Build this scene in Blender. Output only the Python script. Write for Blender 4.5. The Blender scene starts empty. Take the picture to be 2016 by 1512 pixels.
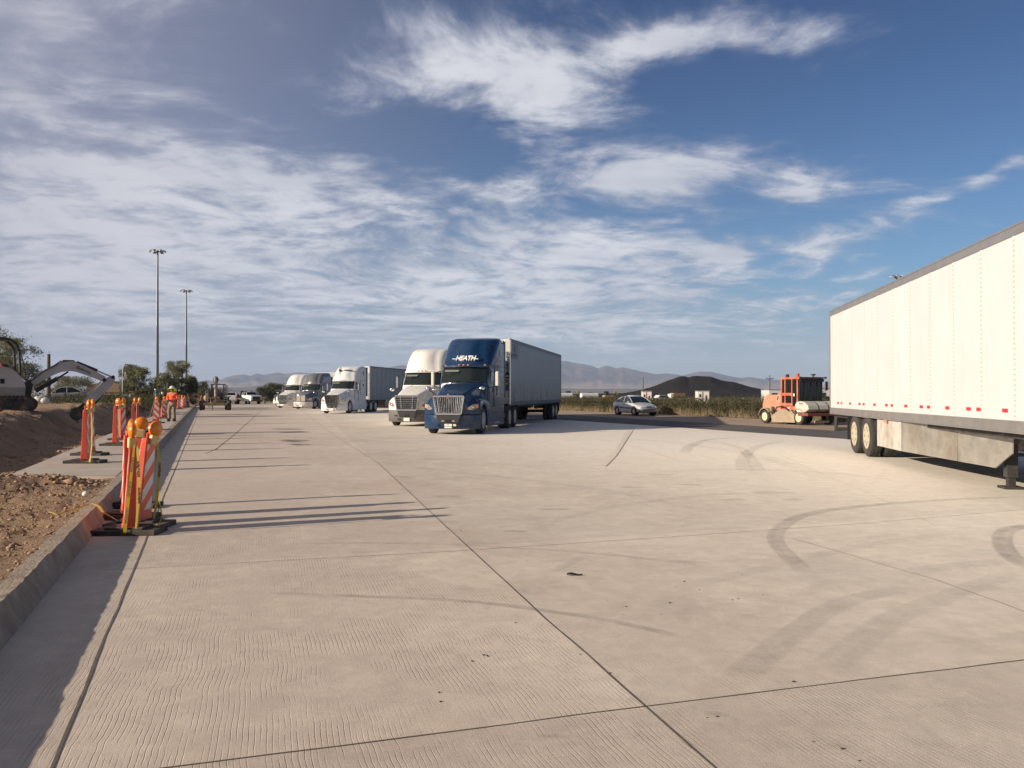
import bpy, bmesh, math, random
import numpy as np
from mathutils import Vector, Matrix, noise as mnoise
random.seed(11)
R = math.radians
C = bpy.context.scene.collection
SC = bpy.context.scene

# ---------------------------------------------------------------- camera, sky, sun, exposure
F, HX, HY, CAMZ = 1625.0, 1008.0, 777.0, 1.53      # focal length and horizon measured on the 2016 px wide photo
cd = bpy.data.cameras.new('camera'); cam = bpy.data.objects.new('camera', cd); C.objects.link(cam)
cam.location = (0, 0, CAMZ); cam.rotation_euler = (R(90) + math.atan(21 / F), 0, 0)
cd.sensor_width = 36; cd.lens = F / 2016 * 36; cd.clip_start = 0.1; cd.clip_end = 60000
SC.camera = cam
SUN_EL = R(18.5); TOSUN = Vector((-0.913 * math.cos(SUN_EL), -0.408 * math.cos(SUN_EL), math.sin(SUN_EL)))
sd = bpy.data.lights.new('sun', 'SUN'); sd.energy = 5.0; sd.angle = R(0.55); sd.color = (1.0, 0.86, 0.70)
sun = bpy.data.objects.new('sun', sd); C.objects.link(sun)
sun.rotation_euler = (-TOSUN).to_track_quat('-Z', 'Y').to_euler()
SC.view_settings.view_transform = 'Standard'; SC.view_settings.look = 'None'
SC.view_settings.exposure = 0.62; SC.view_settings.gamma = 1.0
try:
    SC.cycles.max_bounces = 6; SC.cycles.transparent_max_bounces = 12; SC.cycles.volume_bounces = 1
    SC.cycles.use_denoising = True
except Exception: pass

class NT:
    """small helper to write node trees as expressions"""
    def __init__(s, tree): s.t = tree; s.n = tree.nodes; s.l = tree.links
    def new(s, ty, **kw):
        n = s.n.new(ty)
        for k, v in kw.items(): setattr(n, k, v)
        return n
    def put(s, sock, v):
        if hasattr(v, 'is_output') or hasattr(v, 'links'): s.l.new(v, sock)
        elif v is not None: sock.default_value = v
    def m(s, op, a, b=None, c=None, clamp=False):
        n = s.new('ShaderNodeMath', operation=op); n.use_clamp = clamp
        s.put(n.inputs[0], a)
        if b is not None: s.put(n.inputs[1], b)
        if c is not None: s.put(n.inputs[2], c)
        return n.outputs[0]
    def ss(s, v, lo, hi, a=0.0, b=1.0):
        n = s.new('ShaderNodeMapRange', interpolation_type='SMOOTHSTEP')
        s.put(n.inputs[0], v); s.put(n.inputs[1], lo); s.put(n.inputs[2], hi); s.put(n.inputs[3], a); s.put(n.inputs[4], b)
        return n.outputs[0]
    def lin(s, v, lo, hi, a=0.0, b=1.0):
        n = s.new('ShaderNodeMapRange'); s.put(n.inputs[0], v); s.put(n.inputs[1], lo); s.put(n.inputs[2], hi)
        s.put(n.inputs[3], a); s.put(n.inputs[4], b); return n.outputs[0]
    def xyz(s, v):
        n = s.new('ShaderNodeSeparateXYZ'); s.put(n.inputs[0], v); return n.outputs
    def vec(s, x, y, z):
        n = s.new('ShaderNodeCombineXYZ'); s.put(n.inputs[0], x); s.put(n.inputs[1], y); s.put(n.inputs[2], z); return n.outputs[0]
    def noise(s, v, scale, detail=4, rough=0.55, dist=0.0, col=False):
        n = s.new('ShaderNodeTexNoise'); s.put(n.inputs['Vector'], v); s.put(n.inputs['Scale'], scale)
        n.inputs['Detail'].default_value = detail; n.inputs['Roughness'].default_value = rough; n.inputs['Distortion'].default_value = dist
        return n.outputs['Color'] if col else n.outputs['Fac']
    def mix(s, f, a, b, blend='MIX'):
        n = s.new('ShaderNodeMix', data_type='RGBA', blend_type=blend)
        s.put(n.inputs[0], f); s.put(n.inputs[6], a); s.put(n.inputs[7], b); return n.outputs[2]
    def bump(s, h, strength=0.3, dist=0.01):
        n = s.new('ShaderNodeBump'); s.put(n.inputs['Height'], h); n.inputs['Strength'].default_value = strength
        n.inputs['Distance'].default_value = dist; return n.outputs[0]
    def vm(s, op, a, b=None):
        n = s.new('ShaderNodeVectorMath', operation=op); s.put(n.inputs[0], a)
        if b is not None: s.put(n.inputs[1], b)
        return n.outputs[0]

def c4(c): return (c[0], c[1], c[2], 1.0)

def make_world():
    w = bpy.data.worlds.new('World'); SC.world = w; w.use_nodes = True
    t = NT(w.node_tree); t.n.clear()
    out = t.new('ShaderNodeOutputWorld'); bg = t.new('ShaderNodeBackground'); t.l.new(bg.outputs[0], out.inputs[0])
    sky = t.new('ShaderNodeTexSky', sky_type='NISHITA'); sky.sun_disc = False
    sky.sun_elevation = SUN_EL; sky.sun_rotation = math.atan2(TOSUN.x, TOSUN.y)
    sky.altitude = 60; sky.air_density = 1.0; sky.dust_density = 0.6; sky.ozone_density = 2.2
    bg.inputs['Strength'].default_value = 0.06
    tc = t.new('ShaderNodeTexCoord'); d = tc.outputs['Generated']
    x, y, z = t.xyz(d)
    az = t.m('MULTIPLY', t.m('ARCTAN2', x, y), 180 / math.pi)
    el = t.m('MULTIPLY', t.m('ARCSINE', z), 180 / math.pi)
    zz = t.m('ADD', t.m('MAXIMUM', z, 0.0), 0.12)
    pl = t.vec(t.m('DIVIDE', x, zz), t.m('DIVIDE', y, zz), 0.0)
    # wisps: domain-warped, stretched noise on the cloud plane
    warp = t.noise(pl, 0.55, 3, 0.5, col=True)
    wv = t.vm('ADD', pl, t.vm('MULTIPLY', t.vm('SUBTRACT', warp, (0.5, 0.5, 0.5)), (1.1, 1.1, 0)))
    rot = t.new('ShaderNodeVectorRotate', rotation_type='Z_AXIS'); t.l.new(wv, rot.inputs['Vector']); rot.inputs['Angle'].default_value = R(-28)
    st = t.vm('MULTIPLY', rot.outputs[0], (1.0, 1.55, 1.0))
    n1 = t.noise(st, 1.5, 9, 0.62, 0.12)
    n2 = t.noise(wv, 3.4, 7, 0.62, 0.25)
    n3 = t.noise(wv, 7.5, 5, 0.6, 0.3)
    n4 = t.noise(t.vm('MULTIPLY', wv, (1.8, 2.1, 1)), 2.6, 6, 0.65, 0.2)
    fb = t.m('ADD', t.m('ADD', t.m('MULTIPLY', n1, 0.30), t.m('MULTIPLY', n4, 0.24)), t.m('ADD', t.m('MULTIPLY', n2, 0.36), t.m('MULTIPLY', n3, 0.14)))
    # a slower warp moves the cloud masses off their plain ellipses
    sph = t.vec(az, el, 0.0)
    w2 = t.xyz(t.vm('MULTIPLY', t.vm('SUBTRACT', t.noise(sph, 0.11, 5, 0.6, col=True), (0.5, 0.5, 0.5)), (6.5, 4.0, 0)))
    waz = t.m('ADD', az, w2[0]); wel = t.m('ADD', el, w2[1])
    G = [(-200, 200, 380, 230, 0, .46), (180, 30, 330, 80, 0, .34), (380, 330, 330, 62, -8, .38),
         (930, 100, 150, 72, -18, .66), (1110, 190, 150, 52, -12, .52), (800, 45, 55, 26, 0, .34), (740, 185, 150, 50, 12, .36), (1060, 270, 90, 60, -30, .25),
         (1335, 62, 130, 28, 14, .74), (1610, 66, 115, 28, -6, .68), (1330, 322, 170, 44, 4, .92), (1260, 372, 70, 24, -20, .30),
         (1580, 352, 50, 26, -20, .72), (1660, 362, 60, 17, 6, .6), (620, 375, 260, 46, 4, .42), (230, 470, 420, 55, 0, .34),
         (1200, 470, 190, 44, -4, .56), (620, 590, 640, 95, 0, .34), (1120, 570, 300, 60, 0, .42), (1180, 640, 300, 40, 0, .26), (100, 620, 500, 110, 0, .26), (1610, 485, 38, 28, 10, .62),
         (1432, 505, 40, 18, 12, .6), (1962, 350, 60, 12, 0, .75), (1785, 432, 60, 26, 12, .6), (1545, 588, 65, 9, 8, .28),
         (985, 362, 75, 22, -5, .36), (1240, 285, 30, 7, 0, .2), (545, 45, 28, 18, 0, .28), (1800, 140, 110, 30, -10, .13), (1400, 410, 60, 16, -10, .25),
         (480, 165, 170, 62, -14, -.34), (900, 285, 190, 42, -4, -.46), (1130, 395, 110, 22, -8, -.28), (640, 20, 120, 50, 0, -.36), (1750, 250, 300, 160, 0, -.22), (1500, 180, 260, 60, 0, -.16),
         (1450, 690, 500, 40, 0, .14), (860, 250, 60, 30, 0, -.2)]
    tot = None
    for px, py, sx, sy, an, amp in G:
        a0 = math.degrees(math.atan((px - HX) / F)); e0 = math.degrees(math.atan((HY - py) / F * math.cos(R(a0))))
        k = math.degrees(1 / F); ca, sa = math.cos(R(an)), math.sin(R(an))
        dx = t.m('SUBTRACT', waz, a0); dy = t.m('SUBTRACT', wel, e0)
        u = t.m('MULTIPLY_ADD', dx, ca / (sx * k), t.m('MULTIPLY', dy, sa / (sx * k)))
        v = t.m('MULTIPLY_ADD', dy, ca / (sy * k), t.m('MULTIPLY', dx, -sa / (sy * k)))
        e = t.m('EXPONENT', t.m('MULTIPLY', t.m('MULTIPLY_ADD', u, u, t.m('MULTIPLY', v, v)), -0.5))
        tot = t.m('MULTIPLY', e, amp) if tot is None else t.m('MULTIPLY_ADD', e, amp, tot)
    side = t.ss(t.m('ABSOLUTE', az), 38, 60)                 # outside the photographed part: a plain scatter of the same clouds
    tot = t.m('ADD', tot, t.m('MULTIPLY', side, 0.10))
    dens = t.ss(t.m('ADD', t.m('ADD', tot, t.m('MULTIPLY', t.m('SUBTRACT', fb, 0.5), 4.3)), 0.0), 0.06, 1.12)
    dens = t.m('MULTIPLY', t.m('POWER', dens, 1.15), t.ss(el, 0.0, 5.0, 0.35, 0.92))
    thick = t.ss(t.m('ADD', t.m('MULTIPLY', tot, .8), t.m('MULTIPLY', t.m('SUBTRACT', fb, 0.5), 5.0)), 0.05, 1.05)
    low = t.ss(el, 1, 22)
    cc = t.mix(low, c4((3.6, 4.0, 4.9)), c4((3.0, 3.3, 4.7)))
    lum = t.ss(t.noise(pl, .9, 4, .6), .34, .62, .50, 1.0)
    cc = t.mix(t.m('MULTIPLY', thick, lum), cc, c4((8.4, 8.5, 9.0)))
    warm = t.ss(az, -12, -34); cc = t.mix(t.m('MULTIPLY', warm, 0.5), cc, c4((5.2, 5.05, 5.9)))
    skyc = t.mix(1.0, sky.outputs[0], t.mix(t.ss(el, 2, 26), c4((0.50, 0.82, 1.08)), c4((0.17, 0.40, 0.69))), 'MULTIPLY')
    # dusty air low over the horizon
    dust = t.ss(el, 9.0, 0.0); skyc = t.mix(t.m('MULTIPLY', dust, 0.62), skyc, c4((3.35, 3.7, 4.25)))
    veil = t.m('MULTIPLY', t.ss(az, 6, -34), 0.62); skyc = t.mix(veil, skyc, c4((3.7, 3.75, 4.75)))
    # warm glow round the sun behind the camera, added to neutralise blue shadow fill
    sd_ = t.new('ShaderNodeVectorMath', operation='DOT_PRODUCT'); t.l.new(d, sd_.inputs[0]); sd_.inputs[1].default_value = tuple(TOSUN)
    fin = t.mix(dens, skyc, cc)
    fin = t.mix(t.m('MULTIPLY', t.ss(sd_.outputs['Value'], 0.10, 0.95), .75), fin, c4((4.4, 3.9, 3.4)))
    t.l.new(fin, bg.inputs['Color'])
    w.cycles.sampling_method = 'MANUAL'; w.cycles.sample_map_resolution = 512
make_world()

# ---------------------------------------------------------------- helpers
def G(px, py, z=0.0):
    """ground point seen at a photo pixel (2016 px wide), for surfaces at height z"""
    d = (CAMZ - z) * F / (py - HY); return Vector(((px - HX) / F * d, d, z))
def AT(px, d, z=0.0): return Vector(((px - HX) / F * d, d, z))
def ZH(py, d): return CAMZ + (HY - py) * d / F
KX, KS = -1.22, -0.3711                  # kerb face line: x = KX + KS*d
def kerb(d): return KX + KS * d
KDIR = Vector((KS, 1, 0)).normalized(); KANG = math.atan2(-KS, 1)    # heading of the kerb, rotation z

def hinge(m, ang=35):
    bm = bmesh.new(); bm.from_mesh(m); lim = R(ang)
    bmesh.ops.recalc_face_normals(bm, faces=bm.faces)
    for e in bm.edges:
        e.smooth = not (len(e.link_faces) != 2 or e.calc_face_angle(0) > lim)
    for f in bm.faces: f.smooth = True
    bm.to_mesh(m); bm.free()

class MB:
    def __init__(s): s.v = []; s.f = []
    def add(s, vs, fs, M=None):
        o = len(s.v)
        for p in vs:
            p = Vector(p)
            s.v.append(M @ p if M is not None else p)
        for f in fs: s.f.append([i + o for i in f])
        return s
    def box(s, c, sz, rot=None, M=None):
        x, y, z = sz[0] / 2, sz[1] / 2, sz[2] / 2
        vs = [Vector((a * x, b * y, e * z)) for a in (-1, 1) for b in (-1, 1) for e in (-1, 1)]
        if rot:
            from mathutils import Euler
            E = Euler(rot).to_matrix(); vs = [E @ p for p in vs]
        vs = [p + Vector(c) for p in vs]
        return s.add(vs, [(0, 1, 3, 2), (4, 6, 7, 5), (0, 4, 5, 1), (2, 3, 7, 6), (0, 2, 6, 4), (1, 5, 7, 3)], M)
    def tube(s, p0, p1, r0, r1=None, n=8, cap=True):
        p0, p1 = Vector(p0), Vector(p1); r1 = r0 if r1 is None else r1
        ax = (p1 - p0).normalized(); u = ax.orthogonal().normalized(); w = ax.cross(u)
        vs = []
        for p, r in ((p0, r0), (p1, r1)):
            for i in range(n):
                a = 2 * math.pi * i / n; vs.append(p + u * math.cos(a) * r + w * math.sin(a) * r)
        fs = [(i, (i + 1) % n, n + (i + 1) % n, n + i) for i in range(n)]
        if cap: fs += [tuple(range(n))[::-1], tuple(range(n, 2 * n))]
        return s.add(vs, fs)
    def path(s, pts, r, n=8):
        rr = r if isinstance(r, (list, tuple)) else [r] * len(pts)
        for i in range(len(pts) - 1): s.tube(pts[i], pts[i + 1], rr[i], rr[i + 1], n)
        return s
    def prism(s, poly, axis, a, b):
        """polygon in the two other axes, extruded a..b along axis (x: poly=(y,z); y: poly=(x,z); z: poly=(x,y))"""
        def mk(p, t): return {'x': (t, p[0], p[1]), 'y': (p[0], t, p[1]), 'z': (p[0], p[1], t)}[axis]
        n = len(poly); vs = [mk(p, a) for p in poly] + [mk(p, b) for p in poly]
        fs = [(i, (i + 1) % n, n + (i + 1) % n, n + i) for i in range(n)] + [tuple(range(n)), tuple(range(n, 2 * n))[::-1]]
        return s.add(vs, fs)
    def lathe(s, prof, n=24, axis='x', c=(0, 0, 0), caps=True):
        """prof = (t, r) pairs along the axis"""
        vs = []
        for t_, r in prof:
            for i in range(n):
                a = 2 * math.pi * i / n; q = (t_, r * math.cos(a), r * math.sin(a))
                if axis == 'y': q = (q[1], q[0], q[2])
                if axis == 'z': q = (q[1], q[2], q[0])
                vs.append((q[0] + c[0], q[1] + c[1], q[2] + c[2]))
        fs = []
        for k in range(len(prof) - 1):
            for i in range(n): fs.append((k * n + i, k * n + (i + 1) % n, (k + 1) * n + (i + 1) % n, (k + 1) * n + i))
        if caps and prof[0][1] > 1e-6: fs.append(tuple(range(n)))
        if caps and prof[-1][1] > 1e-6: fs.append(tuple(range((len(prof) - 1) * n, len(prof) * n)))
        return s.add(vs, fs)
    def ball(s, c, r, nu=14, nv=9):
        r = (r, r, r) if isinstance(r, (int, float)) else r
        vs = [(c[0] + r[0] * math.sin(math.pi * j / nv) * math.cos(2 * math.pi * i / nu), c[1] + r[1] * math.sin(math.pi * j / nv) * math.sin(2 * math.pi * i / nu),
               c[2] + r[2] * math.cos(math.pi * j / nv)) for j in range(1, nv) for i in range(nu)]
        vs += [(c[0], c[1], c[2] + r[2]), (c[0], c[1], c[2] - r[2])]; T = (nv - 1) * nu
        fs = [(j * nu + i, j * nu + (i + 1) % nu, (j + 1) * nu + (i + 1) % nu, (j + 1) * nu + i) for j in range(nv - 2) for i in range(nu)]
        fs += [(T, (i + 1) % nu, i) for i in range(nu)] + [(T + 1, (nv - 2) * nu + i, (nv - 2) * nu + (i + 1) % nu) for i in range(nu)]
        return s.add(vs, fs)
    def loft(s, rings, caps=True, closed=True):
        n = len(rings[0]); vs = [p for r in rings for p in r]; fs = []
        for k in range(len(rings) - 1):
            for i in range(n if closed else n - 1):
                fs.append((k * n + i, k * n + (i + 1) % n, (k + 1) * n + (i + 1) % n, (k + 1) * n + i))
        if caps and closed: fs += [tuple(range(n)), tuple(range((len(rings) - 1) * n, len(rings) * n))[::-1]]
        return s.add(vs, fs)
    def build(s, name, mat, parent=None, smooth=None, bevel=0, loc=None, rz=0):
        m = bpy.data.meshes.new(name); m.from_pydata([tuple(p) for p in s.v], [], s.f); m.update()
        if mat: m.materials.append(mat)
        if smooth: hinge(m, smooth)
        o = bpy.data.objects.new(name, m); C.objects.link(o)
        if parent: o.parent = parent
        if loc is not None: o.location = loc
        if rz: o.rotation_euler = (0, 0, rz)
        if bevel:
            b = o.modifiers.new('bevel', 'BEVEL'); b.width = bevel; b.segments = 2; b.limit_method = 'ANGLE'; b.angle_limit = R(40)
        return o

def npmesh(name, V, Fa, mat, parent=None, smooth=False):
    """mesh from numpy arrays; faces all of one size"""
    m = bpy.data.meshes.new(name); V = np.asarray(V, dtype=np.float32); Fa = np.asarray(Fa, dtype=np.int32); k = Fa.shape[1]
    m.vertices.add(len(V)); m.vertices.foreach_set('co', V.ravel())
    m.loops.add(Fa.size); m.loops.foreach_set('vertex_index', Fa.ravel())
    m.polygons.add(len(Fa)); m.polygons.foreach_set('loop_start', np.arange(0, Fa.size, k, dtype=np.int32))
    if smooth: m.polygons.foreach_set('use_smooth', np.ones(len(Fa), dtype=bool))
    m.update(calc_edges=True)
    if mat: m.materials.append(mat)
    o = bpy.data.objects.new(name, m); C.objects.link(o)
    if parent: o.parent = parent
    return o

def tag(o, label=None, cat=None, group=None, kind=None):
    if label: o['label'] = label
    if cat: o['category'] = cat
    if group: o['group'] = group
    if kind: o['kind'] = kind
    return o
def thing(name, label, cat, loc=(0, 0, 0), rz=0, group=None, rx=0, ry=0):
    o = bpy.data.objects.new(name, None); C.objects.link(o); o.location = loc; o.rotation_euler = (rx, ry, rz); o.empty_display_size = 0.1
    return tag(o, label, cat, group)
def dup(root, loc, rz=None, label=None, group=None, scale=None, rot=None):
    def cp(o, par):
        c = o.copy(); C.objects.link(c); c.parent = par
        for ch in list(o.children): cp(ch, c)
        return c
    r = cp(root, None); r.location = loc
    if rz is not None: r.rotation_euler = (0, 0, rz)
    if rot is not None: r.rotation_euler = rot
    if label: r['label'] = label
    if group: r['group'] = group
    if scale: r.scale = scale
    return r
def struct(o): o['kind'] = 'structure'; return o
def text(s, size, mat, parent, M, name='lettering', shear=0.0, ext=0.004, space=1.0, width=1.0, off=0.0):
    cu = bpy.data.curves.new('t', 'FONT'); cu.body = s; cu.size = size; cu.extrude = ext; cu.align_x = 'CENTER'; cu.align_y = 'CENTER'
    cu.shear = shear; cu.space_character = space; cu.offset = off
    to = bpy.data.objects.new('t', cu); C.objects.link(to)
    dg = bpy.context.evaluated_depsgraph_get(); dg.update()
    m = bpy.data.meshes.new_from_object(to.evaluated_get(dg)); m.name = name
    bpy.data.objects.remove(to); bpy.data.curves.remove(cu)
    m.transform(M @ Matrix.Diagonal((width, 1, 1, 1)))
    m.materials.clear(); m.materials.append(mat)
    o = bpy.data.objects.new(name, m); C.objects.link(o); o.parent = parent
    return o
def front_M(x, y, z, rz=0.0, tilt=0.0):
    """text plane facing -y (towards a viewer in front), tilt leans it back"""
    return Matrix.Translation((x, y, z)) @ Matrix.Rotation(rz, 4, 'Z') @ Matrix.Rotation(R(90) - tilt, 4, 'X')
def side_M(x, y, z):
    """text plane facing +x, reading from front to rear (y grows to the reader's right)"""
    return Matrix.Translation((x, y, z)) @ Matrix.Rotation(R(90), 4, 'Z') @ Matrix.Rotation(R(90), 4, 'X')

MATS = {}
def mat(name, col, rough=0.5, metal=0.0, var=0.10, vs=3.0, bump=0.0, bs=30.0, bd=0.01, coat=0.0, dirt=0.0, dirtc=(.25, .19, .13), spec=0.5, emit=None, trans=0.0, alpha=1.0):
    if name in MATS: return MATS[name]
    m = bpy.data.materials.new(name); m.use_nodes = True; t = NT(m.node_tree); b = t.n['Principled BSDF']
    tc = t.new('ShaderNodeTexCoord').outputs['Object']
    n = t.noise(tc, vs, 5, 0.6)
    f = t.lin(n, 0.25, 0.75, 1 - var, 1 + var)
    base = t.vm('MULTIPLY', t.vec(f, f, f), tuple(col))
    if dirt > 0:
        z = t.xyz(tc)[2]; dn = t.noise(tc, vs * 0.6, 6, 0.65)
        k = t.m('MULTIPLY', t.ss(dn, 0.42, 0.72), dirt); base = t.mix(k, base, c4(dirtc))
    t.l.new(base, b.inputs['Base Color'])
    rv = t.lin(t.noise(tc, vs * 2.3, 4, 0.6), 0.3, 0.7, max(0.02, rough - 0.08), min(1, rough + 0.08)); t.l.new(rv, b.inputs['Roughness'])
    b.inputs['Metallic'].default_value = metal; b.inputs['Specular IOR Level'].default_value = spec
    if coat: b.inputs['Coat Weight'].default_value = coat; b.inputs['Coat Roughness'].default_value = 0.06
    if bump: t.l.new(t.bump(t.noise(tc, bs, 5, 0.6), bump, bd), b.inputs['Normal'])
    if emit: b.inputs['Emission Color'].default_value = c4(emit[:3]); b.inputs['Emission Strength'].default_value = emit[3]
    if trans: b.inputs['Transmission Weight'].default_value = trans
    if alpha < 1: b.inputs['Alpha'].default_value = alpha
    MATS[name] = m; return m
# ---------------------------------------------------------------- the setting: ground, concrete pad, kerb, hills
def ground_mat():
    m = bpy.data.materials.new('desert_ground'); m.use_nodes = True; t = NT(m.node_tree); b = t.n['Principled BSDF']
    p = t.new('ShaderNodeTexCoord').outputs['Object']
    n1 = t.noise(p, 0.02, 6, 0.6); n2 = t.noise(p, 1.4, 6, 0.65)
    c = t.mix(t.ss(n1, .35, .65), c4((.30, .21, .14)), c4((.20, .16, .105)))
    c = t.mix(t.m('MULTIPLY', t.ss(n2, .45, .7), .5), c, c4((.38, .28, .19)))
    t.l.new(c, b.inputs['Base Color']); b.inputs['Roughness'].default_value = .95
    t.l.new(t.bump(n2, .6, .05), b.inputs['Normal']); return m
def dirt_mat():
    m = bpy.data.materials.new('excavated_soil'); m.use_nodes = True; t = NT(m.node_tree); b = t.n['Principled BSDF']
    p = t.new('ShaderNodeTexCoord').outputs['Object']
    n1 = t.noise(p, 0.6, 6, 0.6); n2 = t.noise(p, 5, 8, 0.7); n3 = t.noise(p, 28, 5, 0.7)
    c = t.mix(t.ss(n1, .38, .66), c4((.29, .18, .105)), c4((.39, .26, .15)))
    c = t.mix(t.m('MULTIPLY', t.ss(n2, .5, .72), .55), c, c4((.46, .32, .20)))
    c = t.mix(t.m('MULTIPLY', t.ss(n3, .52, .75), .4), c, c4((.20, .12, .07)))
    t.l.new(c, b.inputs['Base Color']); b.inputs['Roughness'].default_value = .95
    h = t.m('ADD', t.m('MULTIPLY', n2, 1.0), t.m('MULTIPLY', n3, .35))
    t.l.new(t.bump(h, 1.0, .14), b.inputs['Normal']); return m
def kcoords(t):
    p = t.new('ShaderNodeTexCoord').outputs['Object']; x, y, z = t.xyz(p)
    return p, x, y
def concrete_mat():
    m = bpy.data.materials.new('tined_concrete'); m.use_nodes = True; t = NT(m.node_tree); b = t.n['Principled BSDF']
    p, x, y = kcoords(t)
    # coordinate across the paving lanes
    s, c_ = math.sin(R(16.5)), math.cos(R(16.5))
    u = t.m('MULTIPLY_ADD', x, c_, t.m('MULTIPLY', y, s)); v = t.m('MULTIPLY_ADD', y, c_, t.m('MULTIPLY', x, -s))
    big = t.noise(p, 0.16, 5, 0.6); mid = t.noise(p, 1.3, 6, 0.65); fine = t.noise(p, 22, 5, 0.7); grit = t.noise(p, 150, 3, 0.7)
    col = t.mix(t.ss(big, .35, .68), c4((.50, .42, .34)), c4((.60, .525, .43)))
    streak = t.noise(t.vec(t.m('MULTIPLY', u, .35), t.m('MULTIPLY', v, 2.2), 0), 1.0, 6, .65)
    col = t.mix(t.m('MULTIPLY', t.ss(streak, .5, .78), .42), col, c4((.35, .30, .26)))
    col = t.mix(t.m('MULTIPLY', t.ss(mid, .52, .75), .35), col, c4((.62, .545, .46)))
    sw = t.noise(t.vec(t.m('MULTIPLY', u, .9), t.m('MULTIPLY', v, .5), 0), .9, 7, .7, 1.2); col = t.mix(t.m('MULTIPLY', t.ss(sw, .50, .66), .50), col, c4((.66, .58, .46)))
    dk = t.noise(p, .45, 7, .72, .6); col = t.mix(t.m('MULTIPLY', t.ss(dk, .52, .68), .40), col, c4((.33, .28, .23)))
    # pinkish, little worn band beside the kerb
    pk = t.m('MULTIPLY', t.ss(u, 5.0, -3.5), .62); col = t.mix(pk, col, c4((.395, .325, .262)))
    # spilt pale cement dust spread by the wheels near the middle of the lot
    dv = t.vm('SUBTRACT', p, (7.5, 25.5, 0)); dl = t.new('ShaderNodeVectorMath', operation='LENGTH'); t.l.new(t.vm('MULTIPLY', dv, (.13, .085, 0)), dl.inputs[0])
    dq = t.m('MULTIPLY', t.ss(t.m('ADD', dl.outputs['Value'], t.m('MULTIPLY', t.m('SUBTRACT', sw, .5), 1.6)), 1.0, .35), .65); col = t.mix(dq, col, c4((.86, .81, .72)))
    # specular glare painted into the slab colour, paler towards the right
    glare = t.m('MULTIPLY', t.ss(t.m('ADD', u, t.m('MULTIPLY', mid, 4)), 3.0, 12.0), .72); col = t.mix(glare, col, c4((.83, .76, .645)))
    # tining: raked wavy grooves
    wv = t.m('MULTIPLY', t.m('SUBTRACT', t.noise(t.vec(t.m('MULTIPLY', u, .22), v, 0), 1.7, 3, .6), .5), .062)
    wv2 = t.m('MULTIPLY', t.m('SUBTRACT', t.noise(p, 4, 2, .5), .5), .010)
    uu = t.m('ADD', t.m('ADD', u, wv), wv2)
    sn = t.m('SINE', t.m('MULTIPLY', uu, 2 * math.pi / .026)); gro = t.ss(sn, .72, 1.0)
    mask = t.m('MULTIPLY', t.ss(t.noise(p, .75, 5, .6), .40, .60), t.ss(t.m('ADD', u, t.m('MULTIPLY', big, 9)), 10.5, 6.0))
    mask = t.m('MULTIPLY', mask, t.ss(t.noise(t.vec(t.m('MULTIPLY', u, 4.0), t.m('MULTIPLY', v, .8), 0), 3, 3, .6), .38, .62))
    near = t.ss(y, 13, 6.5)                      # the grooves are worn away further down the lot
    gm = t.m('MULTIPLY', gro, t.m('MULTIPLY', mask, near))
    col = t.mix(t.m('MULTIPLY', gm, .55), col, c4((.20, .165, .135)))
    pits = t.ss(fine, .66, .76); col = t.mix(t.m('MULTIPLY', pits, .6), col, c4((.20, .165, .13)))
    # dark drips and specks
    sp = t.ss(t.noise(p, 3.1, 8, .8), .76, .79); col = t.mix(t.m('MULTIPLY', sp, .6), col, c4((.07, .06, .055)))
    blot = t.noise(p, 4.5, 7, .75, .3); bl = t.lin(blot, .3, .7, .88, 1.12); col = t.vm('MULTIPLY', t.vec(bl, bl, bl), col)
    sl = t.noise(t.vec(t.m('MULTIPLY', u, 1.3), t.m('MULTIPLY', v, 6.0), 0), 1.6, 6, .75); col = t.mix(t.m('MULTIPLY', t.ss(sl, .58, .75), .35), col, c4((.31, .27, .23)))
    # each slab was poured with a slightly different tone
    for (xa, ya), (xb, yb), k_ in ((G(300, 1512)[:2], G(2016, 1297)[:2], .045), (G(200, 1122)[:2], G(2016, 1003)[:2], -.04), (G(1410, 1512)[:2], G(780, 945)[:2], .04), (G(105, 1512)[:2], G(330, 950)[:2], -.05)):
        L_ = math.hypot(xb - xa, yb - ya); dd_ = t.m('MULTIPLY_ADD', x, -(yb - ya) / L_, t.m('MULTIPLY_ADD', y, (xb - xa) / L_, (xa * (yb - ya) - ya * (xb - xa)) / L_))
        q_ = t.ss(dd_, -.005, .005, 1 - k_, 1 + k_); col = t.vm('MULTIPLY', t.vec(q_, q_, q_), col)
    g2 = t.lin(grit, .3, .7, .80, 1.20); col = t.vm('MULTIPLY', t.vec(g2, g2, g2), col)
    t.l.new(col, b.inputs['Base Color']); b.inputs['Roughness'].default_value = .82; b.inputs['Specular IOR Level'].default_value = .35
    rough2 = t.m('MULTIPLY', t.noise(t.vec(t.m('MULTIPLY', u, 4.5), v, 0), 9, 6, .75), t.ss(mid, .35, .65, .3, 1.0))
    h = t.m('ADD', t.m('MULTIPLY', gm, -.9), t.m('ADD', t.m('MULTIPLY', rough2, .35), t.m('ADD', t.m('MULTIPLY', fine, .5), t.m('MULTIPLY', grit, .5))))
    t.l.new(t.bump(h, .40, .008), b.inputs['Normal']); return m
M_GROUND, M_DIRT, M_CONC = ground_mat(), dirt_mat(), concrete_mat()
M_WALK = mat('kerb_concrete', (.33, .265, .20), .9, var=.3, vs=5, bump=.9, bs=26, bd=.02, dirt=.75, dirtc=(.27, .17, .10))
M_SLAB = mat('footway_concrete', (.42, .365, .31), .85, var=.12, vs=1.5, bump=.4, bs=60, bd=.005, dirt=.4, dirtc=(.34, .25, .17))
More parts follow.
